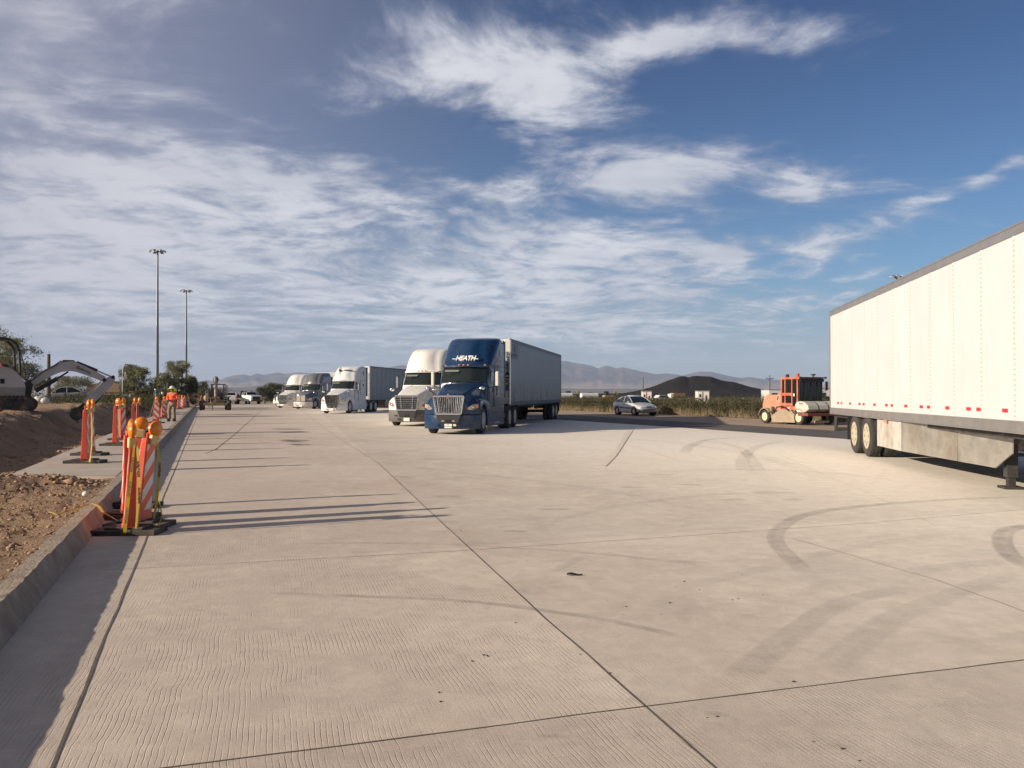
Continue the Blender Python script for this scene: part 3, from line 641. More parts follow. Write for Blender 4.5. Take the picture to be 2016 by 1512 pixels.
def tractor(name, label, loc, rz, paint, paint2=None, bumper=None, roof='wedge', grille='vertical', lowdark=False, group=None, deflect=True, letter=None, mirror=None, rim=None, y1=5.25, gcol=None):
    T0 = thing(name, label, 'semi truck', loc, rz, group)
    paint2 = paint2 or paint; bumper = bumper or paint; W = 1.18
    # hood and fenders
    def H(x, y):
        u = min(1, max(0, (y - .1) / 2.1)); zc = 1.50 + .50 * u ** .8; hwid = .66 + .30 * u
        zf = 1.16 + .30 * sm(.2, .95, y) - .10 * sm(1.6, 2.2, y); t_ = sm(hwid - .16, hwid + .14, abs(x))
        z = (zc - .05 * (abs(x) / hwid) ** 2) * (1 - t_) + zf * t_
        return z - .16 * (abs(x) / W) ** 9
    nx, ny = 36, 22; y9 = 2.35; rows = []
    for j in range(ny + 1):
        v = j / ny; rows.append([(W * (i / nx * 2 - 1), yfront(W * (i / nx * 2 - 1)) + v * (y9 - yfront(W * (i / nx * 2 - 1)))) for i in range(nx + 1)])
    V = [(x, y, H(x, y)) for row in rows for x, y in row]; n = nx + 1
    Fq = [(j * n + i, j * n + i + 1, (j + 1) * n + i + 1, (j + 1) * n + i) for j in range(ny) for i in range(nx)]
    b = MB(); b.add(V, Fq)
    # nose face
    vf = []
    for k in range(5):
        for i in range(n):
            x, y = rows[0][i]; z = H(x, y) + (.78 - H(x, y)) * k / 4; vf.append((x * 1.0, y - .045 * math.sin(math.pi * k / 4), z))
    b.add(vf, [(k * n + i, k * n + i + 1, (k + 1) * n + i + 1, (k + 1) * n + i) for k in range(4) for i in range(nx)])
    # sides with the wheel arch
    for s in (-1, 1):
        ys = [rows[j][0][1] for j in range(ny + 1)]; ys = sorted(set(ys + [1.3 + .62 * math.cos(a * math.pi / 12) for a in range(13)])); vs = []
        for y in ys:
            zl = .52 + math.sqrt(max(0, .62 ** 2 - (y - 1.3) ** 2)) if abs(y - 1.3) < .62 else .60
            zt = H(W, y); vs += [(s * W, y, zt), (s * (W + .015), y, (zt + zl) / 2), (s * W, y, zl), (s * (W - .12), y, zl)]
        b.add(vs, [(j * 4 + k, j * 4 + k + 1, j * 4 + 5 + k, j * 4 + 4 + k) for j in range(len(ys) - 1) for k in range(3)])
    b.build('hood', paint, T0, smooth=38)
    # cab, sleeper and roof fairing
    Tz = [(.85, 2.30, 1.10, .12, .05), (1.9, 2.14, 1.12, .18, .20), (2.0, 2.12, 1.11, .20, .25), (2.68, 2.50, 1.08, .24, .22)] + ROOF[roof]
    zs = [.85, 1.2, 1.6, 1.9, 2.0] + [2.05 + .08 * i for i in range(24)] + [3.955, 3.972]
    zs = [z for z in zs if z <= ROOF[roof][-1][0] + .001]
    rings = [plan(z, Tz, y1, 1.18 if z < 3.6 else 1.18 - .22 * ((z - 3.6) / .4) ** 2 if roof == 'wedge' else 1.18 - .26 * max(0, (z - 3.3) / .7) ** 2) for z in zs]
    b = MB(); b.loft(rings); b.build('cab', paint2, T0, smooth=38)
    # windscreen following the cab front
    wr = []
    for k in range(7):
        z = 2.02 + .63 * k / 6; p = plan(z, Tz, y1, 1.18); q = [pp for pp in p if pp[1] < interp(Tz, z)[0] + interp(Tz, z)[3] + .10]
        c_ = [(x * 1.0, y - .012, z) for x, y, _ in p[6:-6]]; wr.append(c_)
    b = MB(); b.loft(wr, caps=False, closed=False); g = b.build('windscreen', M_GLASS, T0, smooth=60)
    b = MB(); b.box((-.52, 2.34, 2.50), (.62, .012, .09), rot=(R(-30), 0, 0)); b.build('sun_visor', mat('visor_pale', (.17, .18, .15), .6), g)
    for s in (-1, 1): MB().tube((s * .75, 2.12, 2.03), (s * .1, 2.11, 2.10), .012, n=6).build('wiper', M_BLACK, T0)
    # visor strip with five marker lamps
    b = MB(); zr = 2.71; pts = [(x, y) for x, y, _ in plan(zr, Tz, y1, 1.18)[5:-5]]
    b.loft([[(x * 1.01, y - .10, zr - .05) for x, y in pts] + [(x, y + .05, zr - .05) for x, y in pts[::-1]], [(x * 1.01, y - .10, zr + .02) for x, y in pts] + [(x, y + .08, zr + .07) for x, y in pts[::-1]]])
    b.build('visor', paint2, T0, smooth=40)
    for x in (-.9, -.20, 0, .20, .9):
        yy = min(p[1] for p in pts) + .22 * (abs(x) / .85) ** 2 - .105 + (.05 if abs(x) > .5 else 0)
        MB().ball((x, yy, zr + .03), (.065, .05, .026), 8, 5).build('marker_lamp', M_AMBERL, T0, smooth=60)
    # side windows, doors, seams
    for s in (-1, 1):
        X = s * 1.125
        b = MB(); b.prism([(2.72, 2.0), (3.32, 1.98), (3.32, 2.55), (2.92, 2.58)], 'x', X - s * .02, X + s * .005); b.build('side_window', M_GLASS, T0)
        b = MB()
        for q in ([(2.45, 1.0), (2.45, 1.95)], [(3.40, .95), (3.40, 2.66)], [(2.45, 1.0), (3.4, .95)]):
            (ya, za), (yb, zb) = q; b.box((X + s * .012, (ya + yb) / 2, (za + zb) / 2), (.02, abs(yb - ya) + .015, abs(zb - za) + .015))
        b.box((s * 1.172, 4.5, 2.72), (.02, 1.3, .015)); b.box((s * 1.172, 4.5, 1.55), (.02, 1.3, .015)); b.box((s * 1.172, 3.85, 2.1), (.02, .015, 1.2))
        b.build('door_gap', M_SEAM, T0)
        b = MB(); b.box((X + s * .03, 3.28, 1.72), (.03, .05, .22)); b.build('door_handle', M_BLACK, T0)
        if roof == 'wedge':
            b = MB(); b.box((s * 1.185, 4.55, 3.38), (.02, .34, .36)); b.build('sleeper_window', M_GLASS, T0, bevel=.05)
        b = MB(); b.box((s * 1.19, 4.55, 2.35), (.02, .34, .22)); b.build('sleeper_window', M_GLASS, T0, bevel=.02)
        # side fairing, steps
        b = MB(); b.prism([(2.05, .28), (y1 + .05, .28), (y1 + .05, .98), (2.35, 1.0), (2.05, .8)], 'x', s * .85, s * 1.17); b.build('side_fairing', paint, T0, bevel=.03)
        b = MB(); b.box((s * 1.175, 3.9, .36), (.012, 1.0, .04)); b.build('fairing_trim', M_ALU, T0)
        b = MB(); b.box((s * 1.14, y1 + .24, 2.65 if roof == 'wedge' else 2.5), (.03, .50, 2.5 if roof == 'wedge' else 2.1)); b.build('side_extender', M_BLACK, T0, bevel=.01)
        # mirrors
        b = MB(); b.box((s * 1.46, 2.62, 2.18), (.16, .14, .60)); mm = b.build('mirror', mirror or M_BLACK, T0, bevel=.04)
        b = MB(); b.box((s * 1.46, 2.54, 2.18), (.10, .03, .56)); b.build('mirror_shell', M_CHROME if mirror is None else mirror, mm, bevel=.012)
        b = MB(); b.path([(s * 1.08, 2.6, 2.5), (s * 1.44, 2.62, 2.42), (s * 1.46, 2.66, 1.9), (s * 1.10, 2.55, 1.82)], .02, 6); b.build('mirror_arm', M_BLACK, mm)
        b = MB(); b.ball((s * 1.17, .98, 1.78), (.135, .09, .085), 10, 7); hm = b.build('hood_mirror', M_CHROME, T0, smooth=60)
        b = MB(); b.path([(s * 1.17, 1.0, 1.74), (s * .93, 1.55, 1.47)], .017, 6); b.build('mirror_arm', M_BLACK, hm)
        # headlamps follow the nose
        vs = []; xa, xb = .74, 1.14
        for k in range(9):
            x = xa + (xb - xa) * k / 8; lo = .98 - .05 * math.sin(math.pi * k / 8) + .08 * (k / 8) ** 2; hi = 1.02 + .10 * min(1, k / 4) + .06 * k / 8
            for z in (lo, hi): vs.append((s * x, yfront(x) - .052 - .02 * math.sin(math.pi * k / 8), z))
        b = MB(); b.add(vs, [(2 * k, 2 * k + 2, 2 * k + 3, 2 * k + 1) for k in range(8)]); hl = b.build('headlight', M_LENS, T0, smooth=60)
        b = MB(); vs = []
        for k in range(4):
            x = 1.06 + .08 * k / 3
            for z in (1.02, 1.15): vs.append((s * x, yfront(x) - .066, z))
        b.add(vs, [(2 * k, 2 * k + 2, 2 * k + 3, 2 * k + 1) for k in range(3)]); b.build('turn_lamp', M_AMBERL, hl)
        b = MB(); b.ball((s * .93, yfront(.93) - .07, 1.055), (.06, .02, .045), 10, 6); b.build('lamp_bulb', M_CHROME, hl, smooth=60)
        wheel(T0, s * 1.02, 1.3, .52, .29, s, rim)
        b = MB(); b.lathe([(-.13, .62), (.13, .62), (.13, .56), (-.13, .56)], 24, 'x', (s * 1.0, 1.3, .52)); 
        for ya in (6.55, 7.85): wheel(T0, s * .92, ya, .51, .56, s, rim)
    # bumper
    xs = [W * (i / 20 * 2 - 1) for i in range(21)]; rings = []
    for z, o in ((.22, .06), (.30, 0.0), (.55, -.03), (.74, -.015), (.77, .02)):
        rings.append([(x, yfront(x) - .06 + o, z) for x in xs] + [(W, .72, z), (W - .05, .72, z)] + [(x * .955, yfront(x) + .02 + o, z) for x in xs[::-1]] + [(-W + .05, .72, z), (-W, .72, z)])
    b = MB(); b.loft(rings); b.build('bumper', bumper, T0, smooth=35)
    # grille
    def yg(z): return yfront(0) - .075
    dk = []
    gt, gb, zt, zb = .64, .53, 1.47, .80
    b = MB(); b.prism([(-gt + .03, zt - .02), (gt - .03, zt - .02), (gb - .03, zb + .02), (-gb + .03, zb + .02)], 'y', yg(0) - .01, yg(0) + .05); gr = b.build('grille', M_DARK, T0)
    b = MB(); y_ = yg(0) - .03
    def barp(p, q, r): b.tube((p[0], y_, p[1]), (q[0], y_, q[1]), r, n=8)
    cor = [(-gt, zt), (gt, zt), (gb, zb), (-gb, zb)]
    if grille != 'split':
        for i in range(4): barp(cor[i], cor[(i + 1) % 4], .038 if i != 2 else .048)
        b.build('grille_surround', gcol or M_CHROME, T0, smooth=60)
    if grille == 'vertical':
        b = MB()
        for i in range(15):
            u = (i + .5) / 15 * 2 - 1; b.tube((u * (gt - .03), y_ + .01, zt - .03), (u * (gb - .03), y_ + .01, zb + .03), .019, n=6)
        b.build('grille_bar', gcol or M_CHROME, gr, smooth=60)
        b = MB(); b.prism([(0, zt - .10), (.085, zt + .005), (0, zt + .11), (-.085, zt + .005)], 'y', y_ - .05, y_ - .02); em = b.build('hood_emblem', M_CHROME, T0)
        b = MB(); b.prism([(0, zt - .05), (.04, zt + .005), (0, zt + .06), (-.04, zt + .005)], 'y', y_ - .056, y_ - .045); b.build('emblem_centre', M_RED, em)
    elif grille == 'horizontal':
        b = MB()
        for i in range(7):
            z = zt - .08 - (zt - zb - .12) * i / 6; w_ = gb + (gt - gb) * (z - zb) / (zt - zb) - .03; b.box((0, y_ + .015, z), (2 * w_, .03, .022))
        for s in (-1, 1): b.tube((s * .34, y_ - .005, zt - .03), (s * .29, y_ - .005, zb + .03), .02, n=6)
        b.build('grille_bar', M_CHROME, gr)
    else:
        msh = mat('grille_mesh', (.32, .28, .24), .6, .3, var=.25, vs=60)
        for s in (-1, 1):
            b = MB(); b.box((s * .28, y_, 1.15), (.46, .03, .60)); b.build('mesh_panel', msh, gr)
        b = MB()
        for x in (-.55, 0, .55): b.tube((x, y_ - .015, .82), (x * .98, y_ - .015, 1.48), .034, n=8)
        b.path([(-.55, y_ - .015, 1.47), (-.35, y_ - .015, 1.55), (0, y_ - .02, 1.57), (.35, y_ - .015, 1.55), (.55, y_ - .015, 1.47)], .03, 8); b.tube((-.55, y_ - .015, .82), (.55, y_ - .015, .82), .03)
        b.build('grille_surround', M_CHROME, T0, smooth=60)
    # lower intake, fog lamps, plate
    yb = yfront(0) - .105; fan = M_DARK if grille != 'split' else M_BLACK
    if grille != 'split':
        b = MB(); b.prism([(-.52, .745), (.52, .745), (.40, .46), (-.40, .46)], 'y', yb, yb + .08); it = b.build('lower_intake', M_BLACK, T0)
        b = MB(); b.box((0, yb - .01, .53), (.22, .03, .09)); b.build('radar_cover', M_DARK, it)
    for s in (-1, 1):
        b = MB(); b.box((s * (.22 if grille == 'vertical' else .62), yb - .012 + (0 if grille == 'vertical' else .07), .53), (.13, .03, .06)); b.build('fog_lamp', M_LENS if grille == 'vertical' else M_BLACK, T0, bevel=.01)
        b = MB(); b.box((s * .45, yb + .01, .36), (.09, .05, .07)); b.build('tow_hole', M_DARK, T0, bevel=.01)
    b = MB(); b.box((0 if grille != 'split' else .02, yb - .01, .34), (.31, .02, .16)); pl = b.build('number_plate', M_PLATE, T0)
    # chassis
    b = MB()
    for s in (-1, 1): b.box((s * .42, 4.5, .82), (.10, 7.8, .24))
    b.box((0, 6.55, .51), (1.5, .14, .14)); b.box((0, 7.85, .51), (1.5, .14, .14)); b.box((0, 1.3, .50), (1.7, .12, .12)); b.box((0, 1.6, .9), (.9, 2.0, .7)); b.box((0, 7.1, 1.02), (.9, .9, .12))
    b.build('chassis', M_FRAME, T0)
    for s in (-1, 1):
        b = MB(); b.tube((s * .80, 4.9, .60), (s * .80, 5.9, .60), .28, n=18); b.build('fuel_tank', M_ALU, T0, smooth=50)
        b = MB(); b.box((s * .92, 8.42, .72), (.6, .02, .6)); b.build('mudflap', M_BLACK, T0)
    T0.scale = (.93, 1, 1)
    return T0, pl

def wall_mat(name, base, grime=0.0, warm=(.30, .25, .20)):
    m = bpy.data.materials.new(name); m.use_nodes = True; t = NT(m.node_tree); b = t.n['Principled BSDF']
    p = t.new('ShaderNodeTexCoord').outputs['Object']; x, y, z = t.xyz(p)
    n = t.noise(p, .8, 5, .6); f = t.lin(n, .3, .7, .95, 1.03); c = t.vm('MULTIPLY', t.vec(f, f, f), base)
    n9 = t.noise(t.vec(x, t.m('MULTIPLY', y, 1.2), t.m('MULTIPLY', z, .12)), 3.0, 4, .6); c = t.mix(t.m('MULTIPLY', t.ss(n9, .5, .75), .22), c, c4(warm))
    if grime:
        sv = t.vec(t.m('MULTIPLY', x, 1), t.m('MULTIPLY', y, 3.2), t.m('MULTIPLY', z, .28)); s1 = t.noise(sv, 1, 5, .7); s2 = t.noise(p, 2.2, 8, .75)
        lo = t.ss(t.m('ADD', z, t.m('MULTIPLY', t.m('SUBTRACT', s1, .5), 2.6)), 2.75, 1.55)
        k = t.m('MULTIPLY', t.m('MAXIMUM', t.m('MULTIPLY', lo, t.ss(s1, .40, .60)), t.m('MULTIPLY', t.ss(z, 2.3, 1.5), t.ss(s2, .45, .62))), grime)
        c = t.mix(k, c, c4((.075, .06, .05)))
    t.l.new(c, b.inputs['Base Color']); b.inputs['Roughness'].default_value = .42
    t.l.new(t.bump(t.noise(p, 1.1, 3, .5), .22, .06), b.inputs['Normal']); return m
M_RAIL = mat('grey_rail', (.25, .24, .235), .5, .35, var=.15, vs=3, dirt=.3)
M_RAILD = mat('top_rail_grey', (.20, .20, .215), .55, .2, var=.12, vs=3)
M_ALUW = mat('front_corner_cap', (.72, .70, .64), .35, .3, var=.08)
M_SKIRT = mat('dusty_skirt', (.40, .38, .34), .36, .45, var=.28, vs=2.2, bump=.5, bs=2.2, bd=.08, dirt=.65, dirtc=(.26, .20, .14))
M_SKIRTW = mat('pale_skirt', (.58, .55, .49), .42, .15, var=.16, vs=3, bump=.9, bs=2.6, bd=.12, dirt=.5, dirtc=(.26, .20, .14))
def rivet_mat():
    m = bpy.data.materials.new('riveted_strip'); m.use_nodes = True; t = NT(m.node_tree); b = t.n['Principled BSDF']
    p = t.new('ShaderNodeTexCoord').outputs['Object']; x, y, z = t.xyz(p)
    d = t.m('SINE', t.m('MULTIPLY', z, 2 * math.pi / .075)); k = t.ss(d, .1, .9); b.inputs['Roughness'].default_value = .5
    t.l.new(t.mix(k, c4((.60, .585, .55)), c4((.44, .38, .33))), b.inputs['Base Color']); return m
M_RIVET = rivet_mat()

def trailer(name, label, loc, rz, wall, L=16.15, ztop=4.08, zbot=1.06, seams=True, near=1, refl=False, skirt=None, group=None, plainside=False, rail=None, rim=None, axo=(3.05, 1.80)):
    """near = side (+1/-1 in local x) that the photograph shows"""
    T0 = thing(name, label, 'semi trailer', loc, rz, group); W = 1.295; rail = rail or M_RAIL
    b = MB(); b.box((0, L / 2, (ztop + zbot) / 2 + .04), (2 * W - .012, L - .012, ztop - zbot - .24)); b.build('wall', wall, T0)
    b = MB(); b.box((0, L / 2, ztop - .03), (2 * W - .03, L - .02, .06)); b.build('roof', mat('roof_skin', (.55, .55, .55), .5), T0)
    for s in (-1, 1):
        b = MB(); b.box((s * (W - .02), L / 2, ztop - .07), (.055, L, .14)); b.box((s * (W - .01), L / 2, ztop + .005), (.05, L, .03)); b.build('top_rail', M_RAILD, T0)
        b = MB(); b.box((s * (W - .015), L / 2, zbot + .085), (.05, L, .165)); b.box((s * (W - .03), L / 2, zbot - .008), (.10, L, .02)); b.build('bottom_rail', rail, T0)
        b = MB(); b.box((s * (W - .03), .06, (ztop + zbot) / 2), (.09, .15, ztop - zbot - .01)); b.build('front_post', M_ALU if not plainside else wall, T0, bevel=.02)
        b = MB(); b.box((s * (W - .04), L - .04, (ztop + zbot) / 2), (.10, .09, ztop - zbot)); b.build('rear_post', M_RAIL, T0)
        b = MB(); b.box((s * (W - .12), .05, ztop - .33), (.34, .16, .62)); b.build('corner_cap', M_ALUW, T0, bevel=.05)
        if refl and s == near:
            ks = 0; y = .5
            while y < L - .1:
                for dy in ((0,) if ks % 2 else (-.22, .22)):
                    b = MB(); b.box((s * (W + .001), y + dy, zbot + .31), (.012, .18, .055)); b.build('reflector', M_RED, T0)
                y += 1.22 / 1.0; ks += 1
        if seams:
            y = L - .42 if near == -1 else .65
            k = 0
            while .3 < y < L - .2:
                if s == near: b = MB(); b.box((s * (W - .001), y, (ztop + zbot) / 2 + .03), (.012, .05, ztop - zbot - .34)); b.build('seam', M_RIVET if seams == 'rivet' else M_SEAMG, T0)
                y += -1.22 if near == -1 else 1.22; k += 1
    b = MB(); b.box((0, 0.02, (ztop + zbot) / 2), (2 * W - .2, .06, ztop - zbot - .1)); b.build('front_wall', mat('front_wall_grey', (.44, .45, .46), .5) if not refl else M_ALU, T0)
    for s in (-1, 1):
        b = MB(); b.box((s * .62, L + .01, (ztop + zbot) / 2), (1.16, .05, ztop - zbot - .24)); dr = b.build('rear_door', wall, T0)
        b = MB()
        for x in (.25, .85): b.tube((s * x, L + .06, zbot + .1), (s * x, L + .06, ztop - .15), .018, n=6)
        b.build('lock_rod', M_ALU, dr)
    # floor, bogie, wheels
    b = MB(); b.box((0, L / 2, zbot - .06), (2 * W - .3, L - .2, .10))
    for s in (-1, 1): b.box((s * .48, L - 2.9, zbot - .22), (.12, 4.4, .26))
    for ya in (L - axo[0], L - axo[1]): b.box((0, ya, .52), (1.9, .16, .16)); b.box((.5, ya + .2, .75), (.12, .7, .10)); b.box((-.5, ya + .2, .75), (.12, .7, .10))
    b.box((0, 1.1, zbot - .13), (1.2, 1.6, .10)); b.build('underframe', M_FRAME, T0)
    for s in (-1, 1):
        for ya in (L - axo[0], L - axo[1]):
            wheel(T0, s * 1.13, ya, .51, .27, s, rim); wheel(T0, s * .80, ya, .51, .27, s, rim)
        b = MB(); b.box((s * .98, L - axo[1] + .64, .68), (.62, .015, .72)); b.build('mudflap', M_BLACK, T0)
        b = MB(); b.box((s * .72, 3.0, .66), (.16, .16, .95)); b.box((s * .72, 3.0, .13), (.11, .11, .28)); b.box((s * .72, 3.0, .02), (.30, .30, .04))
        b.path([(s * .72, 3.05, .42), (s * .76, 3.75, .95)], .035, 6); b.path([(s * .72, 3.0, .55), (0, 3.0, .55)], .03, 6); b.prism([(2.62, zbot - .02), (3.5, zbot - .02), (3.14, .72), (2.86, .72)], 'x', s * .66, s * .80)
        b.build('landing_leg', M_FRAME, T0)
        b = MB(); b.path([(s * 1.14, L - .06, zbot), (s * 1.14, L - .06, .56)], .045, 6); b.build('bumper_post', M_FRAME, T0)
        if skirt:
            segs = [(2.5, 4.4, True), (4.41, 7.1, False), (7.11, 9.0, False)] if skirt == 'low' else [(4.3, 8.0, True), (8.01, 12.2, False)]
            for k, (ya, yb, nose) in enumerate(segs):
                pl = [(ya, zbot - .02), (yb, zbot - .02), (yb, .33), (ya + (.55 if nose else 0), .33), (ya + .02, .60 if nose else .33)]
                b = MB(); b.prism(pl, 'x', s * (W - .07), s * (W - .045))
                if skirt == 'low':
                    for q in b.v: q.x -= s * .36 * max(0, min(1, (7.0 - q.y) / 4.5))
                b.build('side_skirt', M_SKIRTW if (k == len(segs) - 1 and skirt == 'low') else M_SKIRT, T0)
    b = MB(); b.box((0, L - .06, .52), (2.36, .11, .11)); b.build('rear_bumper', M_FRAME, T0)
    for s in (-1, 1): b = MB(); b.box((s * 1.0, L + .03, zbot + .08), (.22, .03, .08)); b.build('tail_lamp', M_RED, T0)
    return T0
M_SEAMG = mat('seam_grey', (.22, .22, .23), .6, var=.1)

BLUE = mat('blue_paint', (.005, .029, .080), .30, var=.05, coat=.18, spec=.5)
WHITE = mat('white_paint', (.70, .685, .64), .45, var=.04, coat=.05, spec=.3, dirt=.12, dirtc=(.5, .43, .33))
WHITE2 = mat('cool_white_paint', (.66, .67, .66), .45, var=.04, coat=.05, spec=.3, dirt=.15, dirtc=(.5, .45, .38))
GREY = mat('gunmetal_paint', (.20, .20, .205), .28, .5, var=.05, coat=.5)
SILVERP = mat('silver_bumper', (.55, .53, .50), .35, .3, var=.06)
GREYB = mat('grey_bumper_plastic', (.11, .105, .10), .6, var=.15, vs=4)

def back(root_pos, th, dist): return Vector((root_pos[0] + math.sin(th) * dist, root_pos[1] + math.cos(th) * dist, 0))
ROWG = 'semi trucks parked in the angled row'; TRG = 'trailers behind the parked trucks'
# blue truck
thT = R(10.8); posA = Vector((-2.42, 31.35, 0))
tA, plate = tractor('blue_semi_truck', 'blue conventional sleeper truck with chrome grille and white roof lettering, nearest of the parked row', posA, -thT, BLUE, group=ROWG, mirror=mat('pale_mirror', (.62, .58, .50), .4))
thA = R(11.7); noseA = Vector((-1.36, 37.95, 0))
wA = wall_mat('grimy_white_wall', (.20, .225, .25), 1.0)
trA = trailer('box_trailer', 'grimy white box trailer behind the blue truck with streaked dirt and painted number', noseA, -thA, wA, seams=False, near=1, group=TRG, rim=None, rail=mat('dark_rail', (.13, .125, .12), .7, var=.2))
# lettering of truck and trailer
def lettering_A():
    Tz = [(2.68, 2.50, 1.08, .24, .22)] + ROOF['wedge']
    par = tA; zc = 3.02
    y0 = interp(Tz, zc)[0]; tl = math.atan2(interp(Tz, zc + .15)[0] - interp(Tz, zc - .15)[0], .30)
    M = front_M(0, y0 - .03, zc, 0, tl)
    lt = text('HEATH', .33, M_WHITEINK, par, M, 'roof_lettering', shear=.22, ext=.03, space=.96, width=.86, off=.004)
    def ln(x0, z0, x1, z1, w):
        b = MB(); b.box(((x0 + x1) / 2, 0, (z0 + z1) / 2), (x1 - x0, .06, w)); b.v = [M @ Matrix.Rotation(R(-90), 4, 'X') @ Vector((p.x, p.y, p.z)) for p in b.v]; b.build('lettering_bar', M_WHITEINK, lt)
    ln(-.60, -.03, -.455, -.03, .022); ln(.43, -.03, .58, -.03, .022)
    y = yfront(0) - .105 - .022
    text('MEX', .05, M_INK, plate, front_M(0, y, .385), 'plate_lettering', ext=.002); text('KD8-4910', .068, M_INK, plate, front_M(0, y, .325), 'plate_lettering', ext=.002, width=1.05)
    b = MB(); b.box((.27, yfront(0) - .115, .375), (.13, .02, .08)); b.build('permit_sticker', mat('yellowish_sticker', (.55, .52, .30), .5), tA)
    M2 = Matrix.Translation((1.10, yfront(1.10) + .12, 1.20)) @ Matrix.Rotation(R(62), 4, 'Z') @ Matrix.Rotation(R(90), 4, 'X')
    text('578', .15, mat('grey_ink', (.62, .64, .66), .5), tA, Matrix.Translation((1.2, .80, 1.22)) @ Matrix.Rotation(R(84), 4, 'Z') @ Matrix.Rotation(R(90), 4, 'X'), 'fender_number', ext=.006)
    # fairing lines on the roof
    b = MB(); pts = []
    for k in range(9):
        z = 3.86 - .62 * k / 8; x = -.74 + .40 * (k / 8) ** 1.8; yy = interp(Tz, z)[0] + interp(Tz, z)[3] * (x / max(.1, interp(Tz, z)[1] - interp(Tz, z)[2])) ** 2 * .9 - .012; pts.append((x, yy, z))
    b.path(pts, .022, 6); b.build('fairing_groove', M_SEAM, tA)
    # trailer number, stickers
    X = 1.295 + .004
    for i, ch in enumerate('8342'): text(ch, .34, M_INK, trA, front_M(1.17, -.05, 3.36 - .245 * i), 'trailer_number', ext=.004, off=.006, width=.62)
    b = MB(); b.box((1.17, -.04, 2.40), (.15, .03, .24)); b.build('placard', M_DARK, trA); b = MB(); b.box((1.17, -.06, 2.38), (.05, .01, .06)); b.build('marker_lamp', M_WHITEINK, trA)
    b = MB(); b.box((1.17, -.04, 2.15), (.20, .03, .16)); b.build('placard', mat('brown_placard', (.16, .11, .09), .6), trA)
    b = MB(); b.box((1.17, -.04, 1.85), (.17, .03, .28)); b.build('placard', mat('slate_placard', (.06, .07, .085), .6), trA)
    gk = mat('faded_grey_mark', (.13, .14, .16), .6)
    b = MB(); o_ = [(.30, 3.22), (1.75, 3.22), (1.75, 3.86), (.30, 3.86)]; i_ = [(.38, 3.26), (1.67, 3.26), (1.67, 3.82), (.38, 3.82)]
    b.add([(X - .004 + dx, y_, z_) for dx in (0, .01) for y_, z_ in o_ + i_], [(k + 8, (k + 1) % 4 + 8, (k + 1) % 4 + 12, k + 12) for k in range(4)]); b.build('logo_frame', gk, trA)
    b = MB(); b.prism([(.42, 3.30), (1.62, 3.30), (1.62, 3.40), (1.0, 3.48), (.42, 3.40)], 'x', X - .004, X + .006); b.build('logo_band', gk, trA)
    text('CPI', .34, gk, trA, side_M(X, 1.0, 3.62), 'logo_lettering', ext=.003, width=1.5)
lettering_A()

# white truck beside it, with dark bumper
posB = Vector((-5.05, 39.6, 0)); th = R(11)
tB, plB = tractor('white_semi_truck', 'white dome-roofed sleeper truck with dark grey bumper directly left of the blue truck', posB, -th, WHITE, bumper=GREYB, roof='dome', grille='horizontal', group=ROWG)
wP = wall_mat('plain_white_wall', (.66, .66, .65), 0)
trailer('box_trailer', 'white box trailer mostly hidden behind the dome-roofed truck with dark bumper', back(posB, th, 6.5), -th, wP, seams='grey', near=1, group=TRG, ztop=4.05)
# white truck with black grille, mid distance
posC = Vector((-14.55, 66.6, 0)); th = R(8.8)
tC, plC = tractor('white_semi_truck', 'white wedge-roofed sleeper truck with black grille and dark swoosh mark on its roof', posC, -th, WHITE2, roof='wedge', grille='vertical', group=ROWG, gcol=mat('dark_chrome', (.16, .15, .15), .25, .9))
Tz = [(2.68, 2.50, 1.08, .24, .22)] + ROOF['wedge']; zc = 3.58; tl = math.atan2(interp(Tz, 3.7)[0] - interp(Tz, 3.45)[0], .25)
text('STEVENS', .19, M_INK, tC, front_M(.22, interp(Tz, zc)[0] - .02, zc, 0, tl), 'roof_lettering', shear=.3, ext=.02, width=1.1)
b = MB(); pts = []
for k in range(9):
    z = 3.88 - .66 * k / 8; x = -.76 + .34 * (k / 8) ** 2; pts.append((x, interp(Tz, z)[0] + .02, z))
b.path(pts, .022, 6); b.build('roof_swoosh', M_SEAM, tC)
b = MB(); b.lathe([(0, .13), (.02, .13), (.02, .09), (0, .09)], 16, 'y', (-.50, interp(Tz, 3.55)[0] - .0, 3.57)); b.build('roof_badge', M_INK, tC)
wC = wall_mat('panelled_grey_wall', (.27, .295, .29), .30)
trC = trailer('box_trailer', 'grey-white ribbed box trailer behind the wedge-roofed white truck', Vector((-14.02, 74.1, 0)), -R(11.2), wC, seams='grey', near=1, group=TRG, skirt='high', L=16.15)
# grey truck
posD = Vector((-22.58, 88.2, 0)); th = R(12)
tractor('grey_semi_truck', 'gunmetal grey sleeper truck with split mesh grille between two white trucks', posD, -th, GREY, bumper=SILVERP, roof='dome', grille='split', group=ROWG)
trailer('reefer_trailer', 'white trailer with pale roof edge behind the gunmetal grey truck', back(posD, th, 6.5), -th, wP, seams='grey', near=1, group=TRG)
# far white truck
posE = Vector((-26.4, 94.8, 0)); th = R(13)
tractor('white_semi_truck', 'white dome-roofed sleeper truck at the left end of the row beside the grey truck', posE, -th, WHITE, roof='dome', grille='horizontal', group=ROWG)
trailer('box_trailer', 'white box trailer behind the leftmost white dome-roofed truck', back(posE, th, 6.5), -th, wP, seams='grey', near=1, group=TRG, ztop=4.02)
